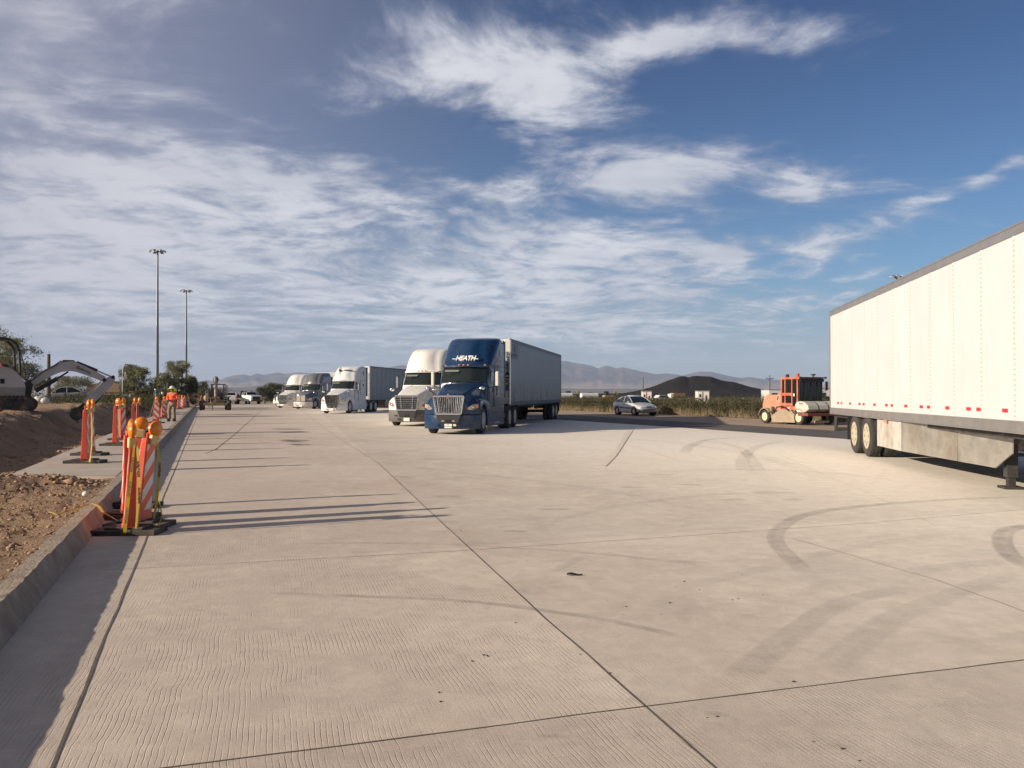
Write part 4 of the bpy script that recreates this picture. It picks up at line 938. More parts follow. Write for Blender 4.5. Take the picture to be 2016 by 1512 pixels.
# truck hidden behind it: nose and fender show
NAVY = mat('dark_navy_paint', (.02, .022, .04), .35, var=.05, coat=.4)
tractor('semi_truck', 'white-nosed truck with a low dark cab almost hidden behind the leftmost parked truck', Vector((-36.0, 127, 0)), -R(12), WHITE, paint2=NAVY, bumper=WHITE, roof='dome', grille='horizontal', group=ROWG)[0].scale = (.93, 1, .76)

# near white trailer on the right, seen on its left side
thR = math.atan(.17); dR = 24.4; rear = Vector(((1634 - HX) / F * dR, dR, 0)); L = 14.0
ax = Vector((math.sin(thR), math.cos(thR), 0)); pr = Vector((math.cos(thR), -math.sin(thR), 0))
nose = rear - ax * L + pr * 1.295
wR = wall_mat('cream_white_wall', (.575, .58, .58), 0, (.46, .43, .39))
trR = trailer('white_trailer', 'long clean white box trailer at the right edge with red reflectors and dented grey skirt', nose, -thR, wR, seams='rivet', near=-1, refl=True, skirt='low', ztop=ZH(614, dR), zbot=.985, rim=M_CREAM, L=L, group=None, axo=(4.05, 2.80))
b = MB(); b.box((-1.31, 8.1, .93), (.03, .10, .07)); b.build('side_lamp', M_AMBERL, trR)
# ---------------------------------------------------------------- work-zone channelizers
def stripe_mat(name, sgn):
    m = bpy.data.materials.new(name); m.use_nodes = True; t = NT(m.node_tree); b = t.n['Principled BSDF']
    p = t.new('ShaderNodeTexCoord').outputs['Object']; x, y, z = t.xyz(p)
    f = t.m('FRACT', t.m('DIVIDE', t.m('ADD', t.m('ADD', z, t.m('MULTIPLY', x, sgn * .95)), 3.03), .285))
    k = t.ss(f, .49, .51); n = t.noise(p, 9, 5, .6); col = t.mix(k, c4((.74, .70, .66)), c4((.80, .115, .035)))
    col = t.mix(t.m('MULTIPLY', t.ss(n, .5, .78), .35), col, c4((.28, .17, .11)))
    t.l.new(col, b.inputs['Base Color']); b.inputs['Roughness'].default_value = .4; return m
M_STR = {1: stripe_mat('striped_sheeting', 1), -1: stripe_mat('striped_sheeting_mirrored', -1)}
M_ORANGE = mat('orange_plastic', (.72, .085, .035), .45, var=.16, vs=5, dirt=.4, dirtc=(.36, .16, .09))
M_BASE = mat('rubber_base', (.028, .026, .024), .85, var=.3, vs=7, bump=.4, bs=30, dirt=.55, dirtc=(.17, .12, .08))
M_AMB = mat('amber_lens', (.95, .30, .012), .25, var=.10, vs=30, trans=.25)
M_AMB2 = mat('amber_lens_ring', (.80, .20, .01), .3, var=.1, vs=20)
M_BATT = mat('yellowed_lamp_case', (.74, .50, .20), .5, var=.12, vs=14, dirt=.35, dirtc=(.4, .25, .12))
M_TAPE = mat('yellow_tape', (.72, .47, .03), .45, var=.1, vs=9, dirt=.3, dirtc=(.45, .33, .08))
M_TAPEG = mat('dusty_yellow_tape', (.55, .42, .07), .5, var=.15, vs=9)

def channelizer(name, label, loc, rz=0, lean=(0, 0), lamp=0.0, lamptilt=0, sgn=1, group='orange striped channelizers along the works', lampoff=0.0, h=.95, lampy=-.055, baserz=None, lampon=True, wb=.70):
    """panel width along local x; lean = (about x, about y); lamp = lens yaw against the panel"""
    T0 = thing(name, label, 'channelizer', loc, rz, group)
    br = (baserz if baserz is not None else 0) - rz
    b = MB(); b.box((0, 0, .028), (wb, .38, .056)); b.box((0, 0, .068), (.42, .28, .03))
    o = b.build('base', M_BASE, T0, bevel=.008, rz=br)
    piv = bpy.data.objects.new('panel_pivot', None)
    bd = MB(); zt = h + .08
    prof = [(.155, .070, .085), (.150, .056, .20), (.135, .044, .60), (.115, .034, zt - .05), (.10, .029, zt)]
    bd.loft([[(-w, -d, z), (w, -d, z), (w, d, z), (-w, d, z)] for w, d, z in prof])
    bd.build('panel', M_ORANGE, T0, bevel=.008)
    for s in (-1, 1):
        q = MB(); pts = []
        for w, d, z in [(.128, .0565, .20), (.116, .0445, .60), (.098, .0355, zt - .07)]: pts.append((w, s * (d + .002), z))
        q.add([(-p[0], p[1], p[2]) for p in pts] + [p for p in pts], [(0, 3, 4, 1), (1, 4, 5, 2)]); q.build('sheeting', M_STR[sgn], T0)
    hd = MB(); hd.path([(-.05, 0, zt - .02), (-.045, 0, zt + .05), (.045, 0, zt + .05), (.05, 0, zt - .02)], .013, 6); hd.build('handle', M_ORANGE, T0)
    if lampon:
        bx = MB(); bx.box((0, 0, 0), (.115, .075, .12)); lb = bx.build('lamp_case', M_BATT, T0, bevel=.015, loc=(lampoff, lampy, zt - .025)); lb.rotation_euler = (0, R(lamptilt), R(lamp))
        ln = MB(); ln.lathe([(-.046, .001), (-.044, .03), (-.034, .062), (-.014, .085), (0, .089), (.014, .085), (.034, .062), (.044, .03), (.046, .001)], 22, 'y', (0, 0, .132)); le = ln.build('lens', M_AMB, lb, smooth=50)
        rg = MB(); rg.lathe([(-.012, .083), (-.012, .094), (.012, .094), (.012, .083)], 22, 'y', (0, 0, .132)); rg.build('lens_ring', M_AMB2, lb, smooth=50)
        bl = MB(); bl.ball((0, 0, .132), .022, 8, 6); bl.build('bulb', M_WHITEINK, lb, smooth=60)
    for ch in T0.children:
        if ch.name.startswith('base'): continue
        M = Matrix.Translation((0, 0, .08)) @ Matrix.Rotation(R(lean[0]), 4, 'X') @ Matrix.Rotation(R(lean[1]), 4, 'Y') @ Matrix.Translation((0, 0, -.08))
        ch.matrix_basis = M @ ch.matrix_basis
    return T0

def ribbon(name, pts, w, mt, parent=None, tw=None, label=None, cat=None, thick=.0012, txt=None, facing=None):
    """a strip of tape through points; facing = width direction per point or one vector"""
    b = MB(); P = [Vector(p) for p in pts]; rings = []
    for i, p in enumerate(P):
        t_ = (P[min(i + 1, len(P) - 1)] - P[max(i - 1, 0)]).normalized(); f = Vector(facing[i] if isinstance(facing, list) else (facing or (1, 0, 0)))
        f = (f - t_ * f.dot(t_)).normalized(); nn = t_.cross(f); ww = w[i] if isinstance(w, list) else w
        rings.append([p - f * ww / 2 - nn * thick, p + f * ww / 2 - nn * thick, p + f * ww / 2 + nn * thick, p - f * ww / 2 + nn * thick])
    b.loft(rings); o = b.build(name, mt, parent)
    if label: tag(o, label, cat)
    return o

# the cluster in the foreground (all stand on the concrete beside the kerb)
def base_at(px, py, z=0): return G(px, py, z)
FG = 'striped channelizers clustered at the kerb in the foreground'
c1 = channelizer('channelizer', 'nearest orange channelizer seen edge-on, front of the kerbside cluster, yellow tape tied to it', base_at(256, 1049), R(116), (2.2, 0), lamp=6, lamptilt=0, group=FG, baserz=R(2), lampoff=-.15, lampy=.02)
c2 = channelizer('channelizer', 'edge-on orange channelizer hidden behind the nearest one, its narrow amber lamp showing left', base_at(252, 1020), R(118), (-.6, 0), lamp=-3, group=FG, baserz=R(-2), lampoff=.02)
c3 = channelizer('channelizer', 'leaning channelizer whose broad striped face and large round lamp show behind the cluster', base_at(262, 998), R(16), (-3, 4.5), lamp=2, sgn=1, group=FG, baserz=R(3), lampoff=.02)
c4_ = channelizer('channelizer', 'channelizer tilted to the right at the kerbside cluster, rightmost of its four', base_at(277, 1036), R(88), (4, 4.5), lamp=-22, lamptilt=6, sgn=-1, group=FG, baserz=R(1), lampoff=.0)

# tapes of the cluster
def taped():
    q = c1.location; hx, hy = q.x, q.y
    ribbon('barrier_tape', [AT(x, 8.93, ZH(y, 8.93)) for x, y in ((265, 876), (262, 905), (258, 945), (252, 1000), (247, 1049))], [.018, .026, .032, .034, .034], M_TAPE, label='yellow caution tape stretched down the left of the nearest channelizer', cat='barrier tape', facing=(1, .25, 0))
    t1 = bpy.data.objects.get('barrier_tape')
    for i, (s_, u) in enumerate((('CAUTION', .22), ('CUIDADO', .50), ('CAUTION', .80))):
        q_ = AT(265 - 18 * u, 8.925, ZH(876 + 173 * u, 8.925)); x, y, z = q_
        M = Matrix.Translation((x, y - .006, z)) @ Matrix.Rotation(R(90), 4, 'X') @ Matrix.Rotation(R(-96), 4, 'Z')
        text(s_, .036, M_INK, t1, M, 'tape_lettering', ext=.0006, width=1.0, off=.001)
    o = ribbon('barrier_tape', [AT(x, 8.98, ZH(y, 8.98)) for x, y in ((270, 878), (273, 905), (275, 950), (274, 1000), (270, 1040))], [.02, .028, .036, .038, .03], M_TAPEG, label='wide yellow tape hanging down the right of the nearest channelizer', cat='barrier tape', facing=(1, .1, 0))
    for s_, u in (('CAUTION', .28), ('CUIDADO', .60)):
        z = 1.03 - .93 * u; M = Matrix.Translation(AT(270 + 4.6 * min(1, u * 2), 8.975, ZH(878 + 162 * u, 8.975))) @ Matrix.Rotation(R(90), 4, 'X') @ Matrix.Rotation(R(-90), 4, 'Z')
        text(s_, .038, M_INK, o, M, 'tape_lettering', ext=.0006, off=.001)
    # from the tilted channelizer's lamp down to the ground
    a = AT(310, 9.3, ZH(872, 9.3)); bq = [AT(x, 9.3, ZH(y, 9.3)) for x, y in ((312, 885), (315, 920), (312, 960), (308, 1000), (304, 1021))]
    ribbon('barrier_tape', [a] + bq, [.015, .025, .034, .034, .03, .02], M_TAPEG, label='yellow tape hanging from the tilted channelizer down to the rubber bases', cat='barrier tape', facing=(1, 0, .1))
    o = bpy.data.objects['barrier_tape.002']
    M = Matrix.Translation(AT(314.5, 9.29, ZH(925, 9.29))) @ Matrix.Rotation(R(90), 4, 'X') @ Matrix.Rotation(R(-92), 4, 'Z'); text('CAUTION', .036, M_INK, o, M, 'tape_lettering', ext=.0006, off=.001)
    cq = [AT(x, 9.40, ZH(y, 9.40)) for x, y in ((312, 948), (315, 985), (320, 1015), (318, 1024), (309, 1034), (303, 1040))]
    ribbon('barrier_tape', cq, .014, M_TAPEG, label='twisted thin end of yellow tape curling over the rubber bases', cat='barrier tape', facing=(1, 0, 0))
    # over the kerb to the soil
    pts = [G(98, 1007, .17), G(115, 1013, .16), G(128, 1007, .19), G(150, 1003, .19), G(170, 995, .21), G(182, 990, .225), G(196, 996, .20)] + [G(205, 1008, .16), G(222, 1018, .08), G(236, 1026, .07), G(246, 1017, .075)]
    ribbon('barrier_tape', pts, [.012, .02, .03, .02, .025, .03, .04, .03, .02, .02, .015], M_TAPE, label='crumpled yellow tape trailing over the kerb onto the brown soil', cat='barrier tape', facing=(.3, 1, 0))
taped()
tag(MB().ball((0, 0, 0), (.045, .04, .04), 9, 6).build('white_stone', mat('pale_stone', (.62, .60, .56), .6, var=.2, vs=20, bump=.5, bs=20), loc=G(170, 972, .22), smooth=40), 'pale round stone lying on the soil behind the kerb', 'stone')

# the line of channelizers on the footway
FW = 'channelizers lined up along the footway'; z0 = .188
lines = [((169, 911), 108, (0, 0), 14, 1, 'edge-on orange channelizer nearest on the footway, green-yellow tape at its foot', 4),
         ((178, 896), 96, (0, -1), 30, -1, 'edge-on channelizer just behind the nearest one on the footway, round amber lamp', -3),
         ((228, 877), 106, (0, 1), 50, 1, 'edge-on orange channelizer on the footway with its lamp case hanging low', 0),
         ((241, 866), 84, (0, -1), 10, -1, 'narrow striped channelizer on the footway behind the one with the hanging lamp case', 0),
         ((262, 856), 112, (0, 2), 10, 1, 'dark shaded edge-on channelizer beyond the foreground cluster', 0),
         ((271, 851), 116, (0, -2), 4, 1, 'slim edge-on channelizer with pale lamp case beyond the foreground cluster', 0),
         ((307, 833), 18, (0, 3), 0, 1, 'dusty broad-faced channelizer leaning beside the survey tripod', 0),
         ((323, 824), 40, (0, 1), -20, 1, 'bright striped channelizer directly left of the worker', 0),
         ((352, 805.5), 50, (0, 0), 0, 1, 'first of the small channelizers to the right of the worker', 0),
         ((357.8, 804), 6, (0, 2), 0, 1, 'second small channelizer right of the worker, dull striped face', 0),
         ((364, 803), 40, (0, -1), 0, -1, 'third small channelizer right of the worker, brightly lit stripes', 0),
         ((370.5, 802), 50, (0, 0), 0, 1, 'fourth small channelizer right of the worker, beside the dark machine', 0),
         ((391, 799), 20, (0, 0), 0, 1, 'small striped channelizer at the kerb corner left of the backhoe', 0),
         ((396.5, 797.5), 40, (0, 0), 0, 1, 'far bright channelizer just behind the left wheel of the backhoe', 0)]
for (px, py), rz, ln, lampyaw, sg, lab, br in lines:
    p = G(px, py, z0)
    channelizer('channelizer', lab, p, R(rz), ln, lamp=lampyaw, sgn=sg, group=FW, baserz=R(br), h=.97 if py > 815 else 1.02)
p = G(180, 912, z0)
ribbon('barrier_tape', [p + Vector((-.03, .05, 1.0)), p + Vector((.0, .03, .7)), p + Vector((.01, 0, .35)), p + Vector((.015, -.05, .12)), p + Vector((.03, -.12, .03)), p + Vector((-.02, -.16, .05))], [.015, .025, .025, .025, .04, .07], M_TAPEG, label='crumpled tape hanging down beside the first footway channelizer', cat='barrier tape', facing=(1, 0, 0))
p = G(232, 876, z0)
ribbon('barrier_tape', [p + Vector((-.02, .05, 1.0)), p + Vector((.02, .03, .6)), p + Vector((.02, 0, .2)), p + Vector((.04, -.05, .02))], [.015, .035, .035, .03], M_TAPEG, label='strip of tape hanging between the two channelizers in the middle of the footway', cat='barrier tape', facing=(1, 0, 0))

# survey tripod
p = G(313, 829, z0); T0 = thing('survey_tripod', 'black survey tripod with small white prism heads standing behind the dusty channelizer', 'tripod', p)
top = Vector((-.12, 0, 1.42))
for e in ((-.42, -.2, 0), (.62, -.1, 0), (-.1, .5, 0)): MB().tube(top, e, .022, .014, 6).build('leg', M_BLACK, T0)
MB().lathe([(1.40, .07), (1.45, .07), (1.47, .045), (1.56, .045), (1.57, .01)], 12, 'z', (-.12, 0, 0)).build('instrument', M_BLACK, T0, smooth=40)
MB().ball((-.19, 0, 1.60), .045, 10, 7).build('prism_head', M_WHITEINK, T0, smooth=60)
MB().ball((.16, 0, 1.42), (.04, .04, .07), 10, 7).build('prism_head', M_WHITEINK, T0, smooth=60)
MB().tube((-.12, 0, 1.5), (.16, 0, 1.40), .012, n=6).build('bracket', M_BLACK, T0)

# ---------------------------------------------------------------- the worker
SKIN = mat('tanned_skin', (.30, .16, .10), .6, var=.08)
def skin_body(name, joints, edges, mt, parent, sub=2, root=0):
    m = bpy.data.meshes.new(name); m.from_pydata([j[0] for j in joints], edges, []); o = bpy.data.objects.new(name, m); C.objects.link(o); o.parent = parent
    sk = o.modifiers.new('skin', 'SKIN'); sk.use_smooth_shade = True
    for i, j in enumerate(joints):
        r = j[1]; m.skin_vertices[0].data[i].radius = (r, r) if not isinstance(r, tuple) else r
    m.skin_vertices[0].data[root].use_root = True
    s = o.modifiers.new('sub', 'SUBSURF'); s.levels = sub; s.render_levels = sub
    m.materials.append(mt); return o
def worker():
    p = G(339, 829.5, z0)
    T0 = thing('person', 'worker in a white hard hat with lime sunshade, orange shirt and khaki trousers', 'person', p, R(-8))
    # x = viewer's right when the person faces -y (towards the camera)
    J = [((0, 0, .93), (.155, .115)), ((0, 0, 1.08), (.135, .105)), ((0, .01, 1.26), (.17, .115)), ((0, .01, 1.40), (.15, .09)), ((0, .0, 1.475), .055), ((0, -.02, 1.53), .052),
         ((.10, 0, .86), .10), ((.115, -.02, .50), .066), ((.13, .02, .10), .042), ((.14, -.10, .045), .042), ((.145, -.17, .035), .032),
         ((-.10, 0, .86), .10), ((-.13, -.05, .50), .066), ((-.12, -.02, .10), .042), ((-.15, -.14, .045), .042), ((-.16, -.20, .035), .032),
         ((.20, .01, 1.395), .062), ((.285, .03, 1.14), .046), ((.13, -.22, 1.06), .034),
         ((-.20, .01, 1.395), .062), ((-.275, .03, 1.13), .046), ((-.10, -.23, 1.04), .034)]
    E = [(0, 1), (1, 2), (2, 3), (3, 4), (4, 5), (0, 6), (6, 7), (7, 8), (8, 9), (9, 10), (0, 11), (11, 12), (12, 13), (13, 14), (14, 15), (3, 16), (16, 17), (17, 18), (3, 19), (19, 20), (20, 21)]
    skin_body('body', J, E, SKIN, T0)
    SHIRT = mat('orange_shirt', (.86, .125, .035), .8, var=.12, vs=9, bump=.3, bs=14, bd=.02)
    KHAKI = mat('khaki_trousers', (.22, .175, .115), .85, var=.2, vs=7, bump=.4, bs=14, bd=.02)
    g = lambda r, k: tuple(x + k for x in r) if isinstance(r, tuple) else r + k
    Js = [(j[0], g(j[1], .018)) for j in (J[1], J[2], J[3], J[16], J[17], J[18], J[19], J[20], J[21])]; Js.insert(0, ((0, 0, .94), (.172, .13)))
    Js[6] = ((.16, -.17, 1.075), .05); Js[9] = ((-.135, -.18, 1.055), .05)
    skin_body('shirt', Js, [(0, 1), (1, 2), (2, 3), (3, 4), (4, 5), (5, 6), (3, 7), (7, 8), (8, 9)], SHIRT, T0, root=1)
    Jt = [((0, 0, .95), (.165, .125)), ((.10, 0, .84), .118), ((.115, -.02, .50), .088), ((.13, .02, .10), .078), ((-.10, 0, .84), .118), ((-.13, -.05, .50), .088), ((-.12, -.02, .10), .078)]
    skin_body('trousers', Jt, [(0, 1), (1, 2), (2, 3), (0, 4), (4, 5), (5, 6)], KHAKI, T0)
    for s, y in ((1, -.06), (-1, -.10)):
        b = MB(); x = s * .14; b.loft([[(x - .05, y + .11, z), (x + .05, y + .11, z), (x + .052, y - .08, z), (x + .03, y - .15 + z * .3, z), (x - .03, y - .15 + z * .3, z), (x - .052, y - .08, z)] for z in (0, .03, .07)] + [[(x - .05, y + .10, .16), (x + .05, y + .10, .16), (x + .045, y - .0, .15), (x + .02, y - .02, .14), (x - .02, y - .02, .14), (x - .045, y - .0, .15)]])
        b.build('boot', M_BLACK, T0, smooth=50)
    # head with a face
    h = MB(); h.ball((0, -.02, 1.625), (.077, .095, .115), 16, 12); h.ball((0, -.035, 1.545), (.052, .062, .045), 12, 8)
    h.ball((0, -.118, 1.615), (.014, .02, .026), 8, 6)
    for s in (-1, 1): h.ball((s * .079, -.01, 1.62), (.012, .022, .032), 8, 6)
    hd = h.build('head', SKIN, T0, smooth=70)
    for s in (-1, 1): MB().ball((s * .031, -.105, 1.64), (.012, .008, .007), 8, 5).build('eye', M_DARK, hd, smooth=60)
    MB().ball((0, -.106, 1.575), (.024, .008, .006), 8, 5).build('mouth', mat('lips', (.25, .09, .07), .6), hd, smooth=60)
    HAT = mat('white_hard_hat', (.74, .74, .70), .3, var=.04, coat=.3); LIME = mat('lime_sunshade', (.50, .68, .04), .8, var=.12, vs=12)
    b = MB(); b.lathe([(1.665, .118), (1.70, .117), (1.745, .098), (1.775, .062), (1.79, .02), (1.792, .001)], 20, 'z', (0, -.015, 0)); ht = b.build('hard_hat', HAT, T0, smooth=50)
    MB().ball((0, -.122, 1.715), (.018, .006, .02), 8, 6).build('badge', M_INK, ht)
    # shade: flat brim in front, curtain over ears and neck
    rings = [[], [], []]
    for i in range(24):
        a = 2 * math.pi * i / 24; f = max(0, -math.cos(a)); bk = .5 - .5 * math.cos(a)   # angle 0 = back
        sx, cy = math.sin(a), math.cos(a); fr = cy < -.55
        rings[0].append((.112 * sx, -.015 + .118 * cy, 1.672)); rings[1].append((.205 * sx, -.015 + .20 * cy, 1.655)); rings[2].append((.212 * sx, -.015 + .20 * cy, 1.64 if fr else 1.50 + .02 * math.sin(i * 2.1)))
    b = MB(); b.loft(rings, caps=False); b.build('sunshade', LIME, ht, smooth=70)
    # hands with five fingers each around a black tablet
    TAB = MB(); TAB.box((0, 0, 0), (.24, .16, .02)); tb = TAB.build('black_tablet', M_BLACK, loc=p + Vector((0.0, -.285, 1.055)), bevel=.006); tb.rotation_euler = (R(28), 0, R(-8)); tag(tb, 'small black tablet held at the waist by the worker in the orange shirt', 'tablet')
    for s in (-1, 1):
        px, py, pz = s * .125, -.235, 1.048
        jj = [((s * .13, -.20, 1.062), .03), ((px, py - .02, pz), (.038, .018)), ((px - s * .015, py - .05, pz - .005), (.036, .016))]; ee = [(0, 1), (1, 2)]
        skin_body('hand', jj, ee, SKIN, T0, 1)
        for k in range(4):
            ln = (.062, .074, .068, .052)[k]; ox = s * (.018 - k * .006) ; yy = py - .045 - .004 * k; b = MB(); x0 = px - s * .018; z1 = pz - .012 - .004 * k; ys_ = yy - .016 + k * .015
            b.path([(x0, ys_, z1), (x0 - s * ln * .45, ys_ - .004, z1 - .014), (x0 - s * ln * .8, ys_, z1 - .012), (x0 - s * ln, ys_ + .003, z1 - .002)], [.0095, .0088, .008, .0065], 6); b.build('finger', SKIN, T0, smooth=60)
        b = MB(); b.path([(px, py - .01, pz + .012), (px - s * .022, py - .03, pz + .028), (px - s * .05, py - .045, pz + .032)], [.011, .010, .008], 6); b.build('thumb', SKIN, T0, smooth=60)
worker()

# ---------------------------------------------------------------- mini excavator on the spoil berm
EXA = math.atan((1008 - 45) / F)
def excavator():
    d = 30.0; zb = 1.0; k = d / F; ox, oy = 45, 806.0
    T0 = thing('mini_excavator', 'white mini excavator with black canopy digging on the spoil bank at the left edge', 'excavator', (AT(ox, d).x, d, zb - .03), EXA)
    ca, sa = math.cos(EXA), math.sin(EXA); X0 = AT(ox, d).x
    def L2(px, py, y=0):
        t_ = (px - HX) / F; dx = (t_ * d - X0) / (ca - t_ * sa); return (dx, y, ZH(py, d + dx * sa) - (zb - .03))
    W = mat('excavator_white', (.46, .44, .42), .5, var=.10, vs=2, dirt=.45, dirtc=(.28, .21, .15)); TR = mat('rubber_track', (.035, .03, .026), .9, var=.3, vs=6, bump=.6, bs=10, bd=.04, dirt=.9, dirtc=(.22, .15, .09))
    for s, y in ((-1, -.75), (1, .75)):
        b = MB(); prof = []
        x0, x1, r = -1.15, .22, .23
        for i in range(9): a = math.pi / 2 - math.pi * i / 8; prof.append((x1 + r * math.cos(a), r + r * math.sin(a)))
        for i in range(9): a = -math.pi / 2 - math.pi * i / 8; prof.append((x0 + r * math.cos(a), r + r * math.sin(a)))
        b.prism(prof, 'y', y - .19, y + .19); t = b.build('track', TR, T0, bevel=.02)
        for i in range(12):
            b = MB(); b.box((x0 + (x1 - x0) * i / 11, y, .508), (.06, .38, .03)); b.build('track_pad', TR, t)
        for i in range(5): b = MB(); b.lathe([(-.21, .001), (-.21, .13), (.21, .13), (.21, .001)], 12, 'y', (x0 + (x1 - x0) * (i + .1) / 4.2, y, .24)); b.build('track_roller', M_FRAME, t, smooth=40)
    b = MB(); b.box((-.3, 0, .50), (1.1, 1.0, .16)); b.build('undercarriage', M_FRAME, T0)
    # house: curved engine hood towards the camera
    pr = [L2(-75, 778), L2(46, 778), L2(47, 762), L2(44, 752), L2(36, 741), L2(26, 732.5), L2(12, 726.5), L2(-3, 724), L2(-35, 724), L2(-60, 732), L2(-75, 750)]
    b = MB(); b.prism([(p[0], p[2]) for p in pr], 'y', -.80, -.05); b.build('engine_hood', W, T0, bevel=.05)
    b = MB(); b.prism([(p[0], p[2]) for p in (L2(-75, 778), L2(48, 778), L2(48, 764), L2(-75, 764))], 'y', -.82, .82); b.build('house_frame', mat('house_grey', (.30, .275, .255), .6, var=.15, dirt=.5), T0, bevel=.02)
    b = MB(); b.box(tuple(Vector(L2(5.5, 751)) + Vector((0, -.81, 0))), (.13, .03, .17)); b.build('hood_vent', M_DARK, T0)
    b = MB(); b.box((L2(4, 0)[0], .45, L2(4, 735)[2]), (.4, .45, .7)); b.build('seat', M_BLACK, T0, bevel=.05)
    MB().tube(L2(2, 726, -.3), L2(2, 716, -.3), .04).build('exhaust', M_RED, T0)
    # canopy
    for y in (-.55, .55):
        b = MB(); b.path([L2(40 if y < 0 else 31, 752, y), L2(39 if y < 0 else 29, 720, y), L2(37 if y < 0 else 27, 690, y), L2(33 if y < 0 else 23, 679, y), L2(22 if y < 0 else 14, 671, y), L2(8, 667.5, y), L2(-30, 667.5, y)], .045, 8); b.build('canopy_post', M_BLACK, T0, smooth=60)
    b = MB(); b.box((L2(-12, 0)[0], 0, L2(-12, 668)[2]), (.9, 1.25, .07)); b.build('canopy_roof', M_BLACK, T0, bevel=.02)
    # swing bracket, boom, stick, bucket
    b = MB(); b.prism([(p[0], p[2]) for p in (L2(47, 779), L2(60, 776), L2(64, 757), L2(56, 750), L2(47, 760))], 'y', -.16, .16); b.build('swing_bracket', M_FRAME, T0, bevel=.02)
    up = [(56, 756), (60, 748), (84, 733), (104, 722), (114, 716), (124, 712.5), (140, 711), (148, 712), (160, 718), (182, 728), (208, 742)]
    lo = [(60, 763), (66, 760), (84, 749.5), (104, 739), (114, 734.5), (124, 731.5), (140, 730.5), (150, 732), (162, 736), (182, 743), (204, 752)]
    b = MB(); b.loft([[L2(*u, -.10), L2(*u, .10), L2(*l, .10), L2(*l, -.10)] for u, l in zip(up, lo)]); bo = b.build('boom', W, T0, bevel=.012)
    text('Bobcat', .17, M_INK, bo, Matrix.Translation(L2(164, 728.5, -.115)) @ Matrix.Rotation(R(23), 4, 'Y') @ Matrix.Rotation(R(90), 4, 'X'), 'boom_lettering', ext=.003, width=1.1)
    b = MB(); b.prism([(p[0], p[2]) for p in (L2(118, 715), L2(124, 708.5), L2(145, 709), L2(150, 714), L2(140, 713)) ], 'y', -.06, .06); b.build('boom_bracket', M_BLACK, bo)
    b = MB(); b.tube(L2(70, 770), L2(113, 745), .075, n=10); c = b.build('boom_cylinder', M_BLACK, T0, smooth=50); MB().tube(L2(113, 745), L2(134, 732), .032, n=8).build('cylinder_rod', M_FRAME, c, smooth=50)
    b = MB(); b.tube(L2(150, 713.5), L2(191, 730), .065, n=10); c = b.build('stick_cylinder', M_BLACK, T0, smooth=50); MB().tube(L2(191, 730), L2(220, 742), .028, n=8).build('cylinder_rod', M_ALU, c, smooth=50)
    b = MB(); b.path([L2(58, 752, -.13), L2(84, 732, -.13), L2(106, 720, -.13), L2(120, 711, -.13)], .028, 6); b.build('hydraulic_hose', M_BLACK, T0)
    b = MB(); b.loft([[L2(*u, -.09), L2(*u, .09), L2(*l, .09), L2(*l, -.09)] for u, l in (((217, 740), (227, 745)), ((206, 746), (223, 754)), ((197, 757), (213, 766)), ((182, 770), (198, 782)), ((166, 787), (178, 799)), ((163, 791), (172, 803)))]); b.build('stick', W, T0, bevel=.012)
    MB().ball(L2(222, 742.5, -.10), .07, 10, 6).build('pivot_pin', M_BLACK, T0, smooth=50); MB().ball(L2(205, 748, -.10), .07, 10, 6).build('pivot_pin', M_BLACK, T0, smooth=50)
    b = MB(); b.tube(L2(203, 775, -.02), L2(181, 800, -.02), .055, n=10); b.build('bucket_cylinder', M_BLACK, T0, smooth=50)
    b = MB(); b.tube(L2(199, 750, -.12), L2(170, 778, -.12), .022, n=6); b.build('hydraulic_pipe', mat('brass_pipe', (.55, .48, .36), .35, .7), T0)
    b = MB(); b.tube(L2(172, 790, 0), L2(152, 806, 0), .05, n=8); b.build('bucket_link', M_FRAME, T0)
    # bucket: curved shell, open side towards the machine
    bp = [(166, 800), (160, 803), (150, 802), (141, 805), (137, 812), (138, 820), (144, 826), (150, 829)]; bi = [(164, 803), (158, 806), (151, 805), (144, 808), (140, 813), (141, 819), (146, 824), (151, 828)]
    BM = mat('muddy_steel', (.055, .045, .038), .8, var=.4, vs=6, dirt=.8, dirtc=(.16, .105, .065))
    b = MB(); b.loft([[L2(*u, -.32), L2(*u, .32), L2(*l, .32), L2(*l, -.32)] for u, l in zip(bp, bi)]); bk = b.build('bucket', BM, T0)
    for y in (-.31, .31): b = MB(); b.prism([(L2(*q)[0], L2(*q)[2]) for q in bp + [(163, 822)]], 'y', y - .012, y + .012); b.build('bucket_side', BM, bk)
    for i in range(4): b = MB(); b.tube(L2(150, 828, -.26 + .17 * i), L2(156, 833, -.26 + .17 * i), .03, .012, 6); b.build('tooth', BM, bk)
excavator()

